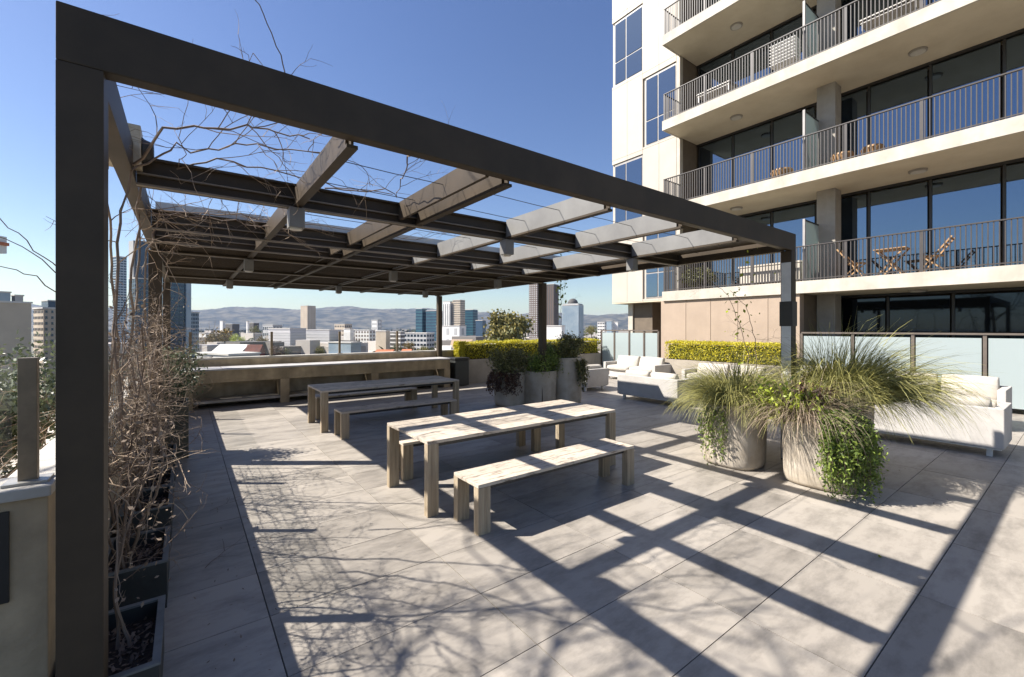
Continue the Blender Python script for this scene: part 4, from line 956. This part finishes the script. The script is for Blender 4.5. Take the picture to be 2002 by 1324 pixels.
def tree(label, px, d, ytop, wpx, m, seed, name='tree', n=2600, trunk='bark'):
    r = wpx * d / 852 / 2; zt = ZP(ytop, d); p = W(px, d); t = thing(name, label, 'tree', (p.x, p.y, GZ)); H = zt - GZ; rng = np.random.default_rng(seed)
    nc = 26; C = rng.normal(size=(nc, 3)); C /= np.linalg.norm(C, axis=1)[:, None]; C *= 0.45 + .4 * rng.random((nc, 1)); rz_ = min(r * .8, H * .42); C *= np.array([r, r, rz_]); C[:, 2] += H - rz_
    k = rng.integers(0, nc, n); P = C[k] + rng.normal(0, 1, (n, 3)) * r * .17
    q = MB(); q.leaves(P, r * .062, rng, aspect=.7); kind(q.build('crown', m, t), 'stuff')
    s_ = MB(); s_.tube([(0, 0, 0), (0.02 * H, 0, H * .3), (0, 0, H - rz_)], r * .07, r * .04, 7)
    for c in C[:10]: s_.tube([(0, 0, H - rz_ * 1.9), tuple(c * np.array([.5, .5, 1]) - np.array([0, 0, rz_ * .3])), tuple(c)], r * .03, r * .012, 4)
    s_.build('trunk', trunk, t)
tree('wide green and orange tree between the white tower and the centre post', 992, 190, 612, 96, 'leaf_gum', 101, n=5200)
tree('orange and green autumn tree left in the city view', 436, 330, 642, 62, 'leaf_autumn', 102, n=3200)
tree('small yellow tree right of the autumn tree', 462, 300, 654, 30, 'leaf_lime', 103, n=1200)
tree('bare brown tree in front of the warehouse', 540, 200, 676, 30, 'leaf_red', 104, n=1500)
tree('small brown tree right of the brick gable', 560, 210, 680, 26, 'leaf_dark', 105, n=1200)
tree('yellow-brown tree behind the brick gable', 512, 270, 660, 34, 'leaf_autumn', 106, n=1600)
tree('small olive tree before the low shed', 624, 220, 678, 24, 'leaf_gum', 107, n=1100)
tree('red-brown tree between the dark offices and the thin post', 800, 230, 668, 26, 'leaf_autumn', 108, n=1300)
tree('dark green tree before the dark glass offices', 775, 225, 674, 26, 'leaf_dark', 109, n=1300)
tree('green-brown tree left of the thin post', 828, 215, 676, 34, 'leaf_gum', 110, n=1500)
tree('green tree behind the domed tower foot', 1156, 420, 634, 26, 'leaf_gum', 111, n=1300)
tree('dark conifer-like tree above the long hall', 497, 520, 636, 20, 'leaf_dark', 112, n=900)
# anonymous suburb that nobody could count, and street trees
rng = np.random.default_rng(77); q = MB(); g = MB(); P = []
for k in range(3600):
    d = 260 * math.exp(rng.random() ** 1.25 * 3.0); px = rng.uniform(150, 1320); c = W(px, d); s_ = rng.uniform(5, 13) * (1 + d / 2500); h_ = rng.uniform(4, 10) * (1 + (rng.random() < .08) * 1.2)
    a = rng.choice([-1.14, -1.0, -1.3]); u = Vector((math.cos(a), math.sin(a), 0)); v_ = Vector((-math.sin(a), math.cos(a), 0))
    q.obox((c.x, c.y, GZ + h_ / 2), u * s_, v_ * s_ * rng.uniform(.5, 1), Vector((0, 0, h_ / 2)))
for k in range(4200):
    d = 220 * math.exp(rng.random() * 3.15); c = W(rng.uniform(150, 1320), d); r = rng.uniform(3, 7) * (1 + d / 3500)
    P.append(np.array([c.x, c.y, GZ + r * .9]) + rng.normal(0, 1, (9, 3)) * r * .45)
kind(q.build('far_suburb', 'suburb'), 'stuff')
P = np.concatenate(P); dist = np.linalg.norm(P[:, :2], axis=1)
for lo, hi in ((0, 600), (600, 1500), (1500, 9000)):
    A = (dist >= lo) & (dist < hi); g.leaves(P[A], 2.2 * (1 + (lo + hi) / 2 / 3500), rng, aspect=.8)
kind(g.build('far_street_trees', 'street_tree'), 'stuff')

# ------------------------------------------------------------------ haze
hz = bpy.data.materials.new('haze'); hz.use_nodes = True; N = hz.node_tree.nodes; L = hz.node_tree.links; N.clear()
o_ = N.new('ShaderNodeOutputMaterial'); v_ = N.new('ShaderNodeVolumePrincipled'); v_.inputs['Density'].default_value = 0.000035
v_.inputs['Color'].default_value = (0.50, 0.66, 1.0, 1); v_.inputs['Anisotropy'].default_value = 0.2; L.new(v_.outputs[0], o_.inputs['Volume'])
MATS['haze'] = hz
USE_HAZE = True
if USE_HAZE: kind(MB().box(-9500, 9500, -9500, 9500, GZ - 2.5, 420).build('haze', 'haze'), 'stuff')
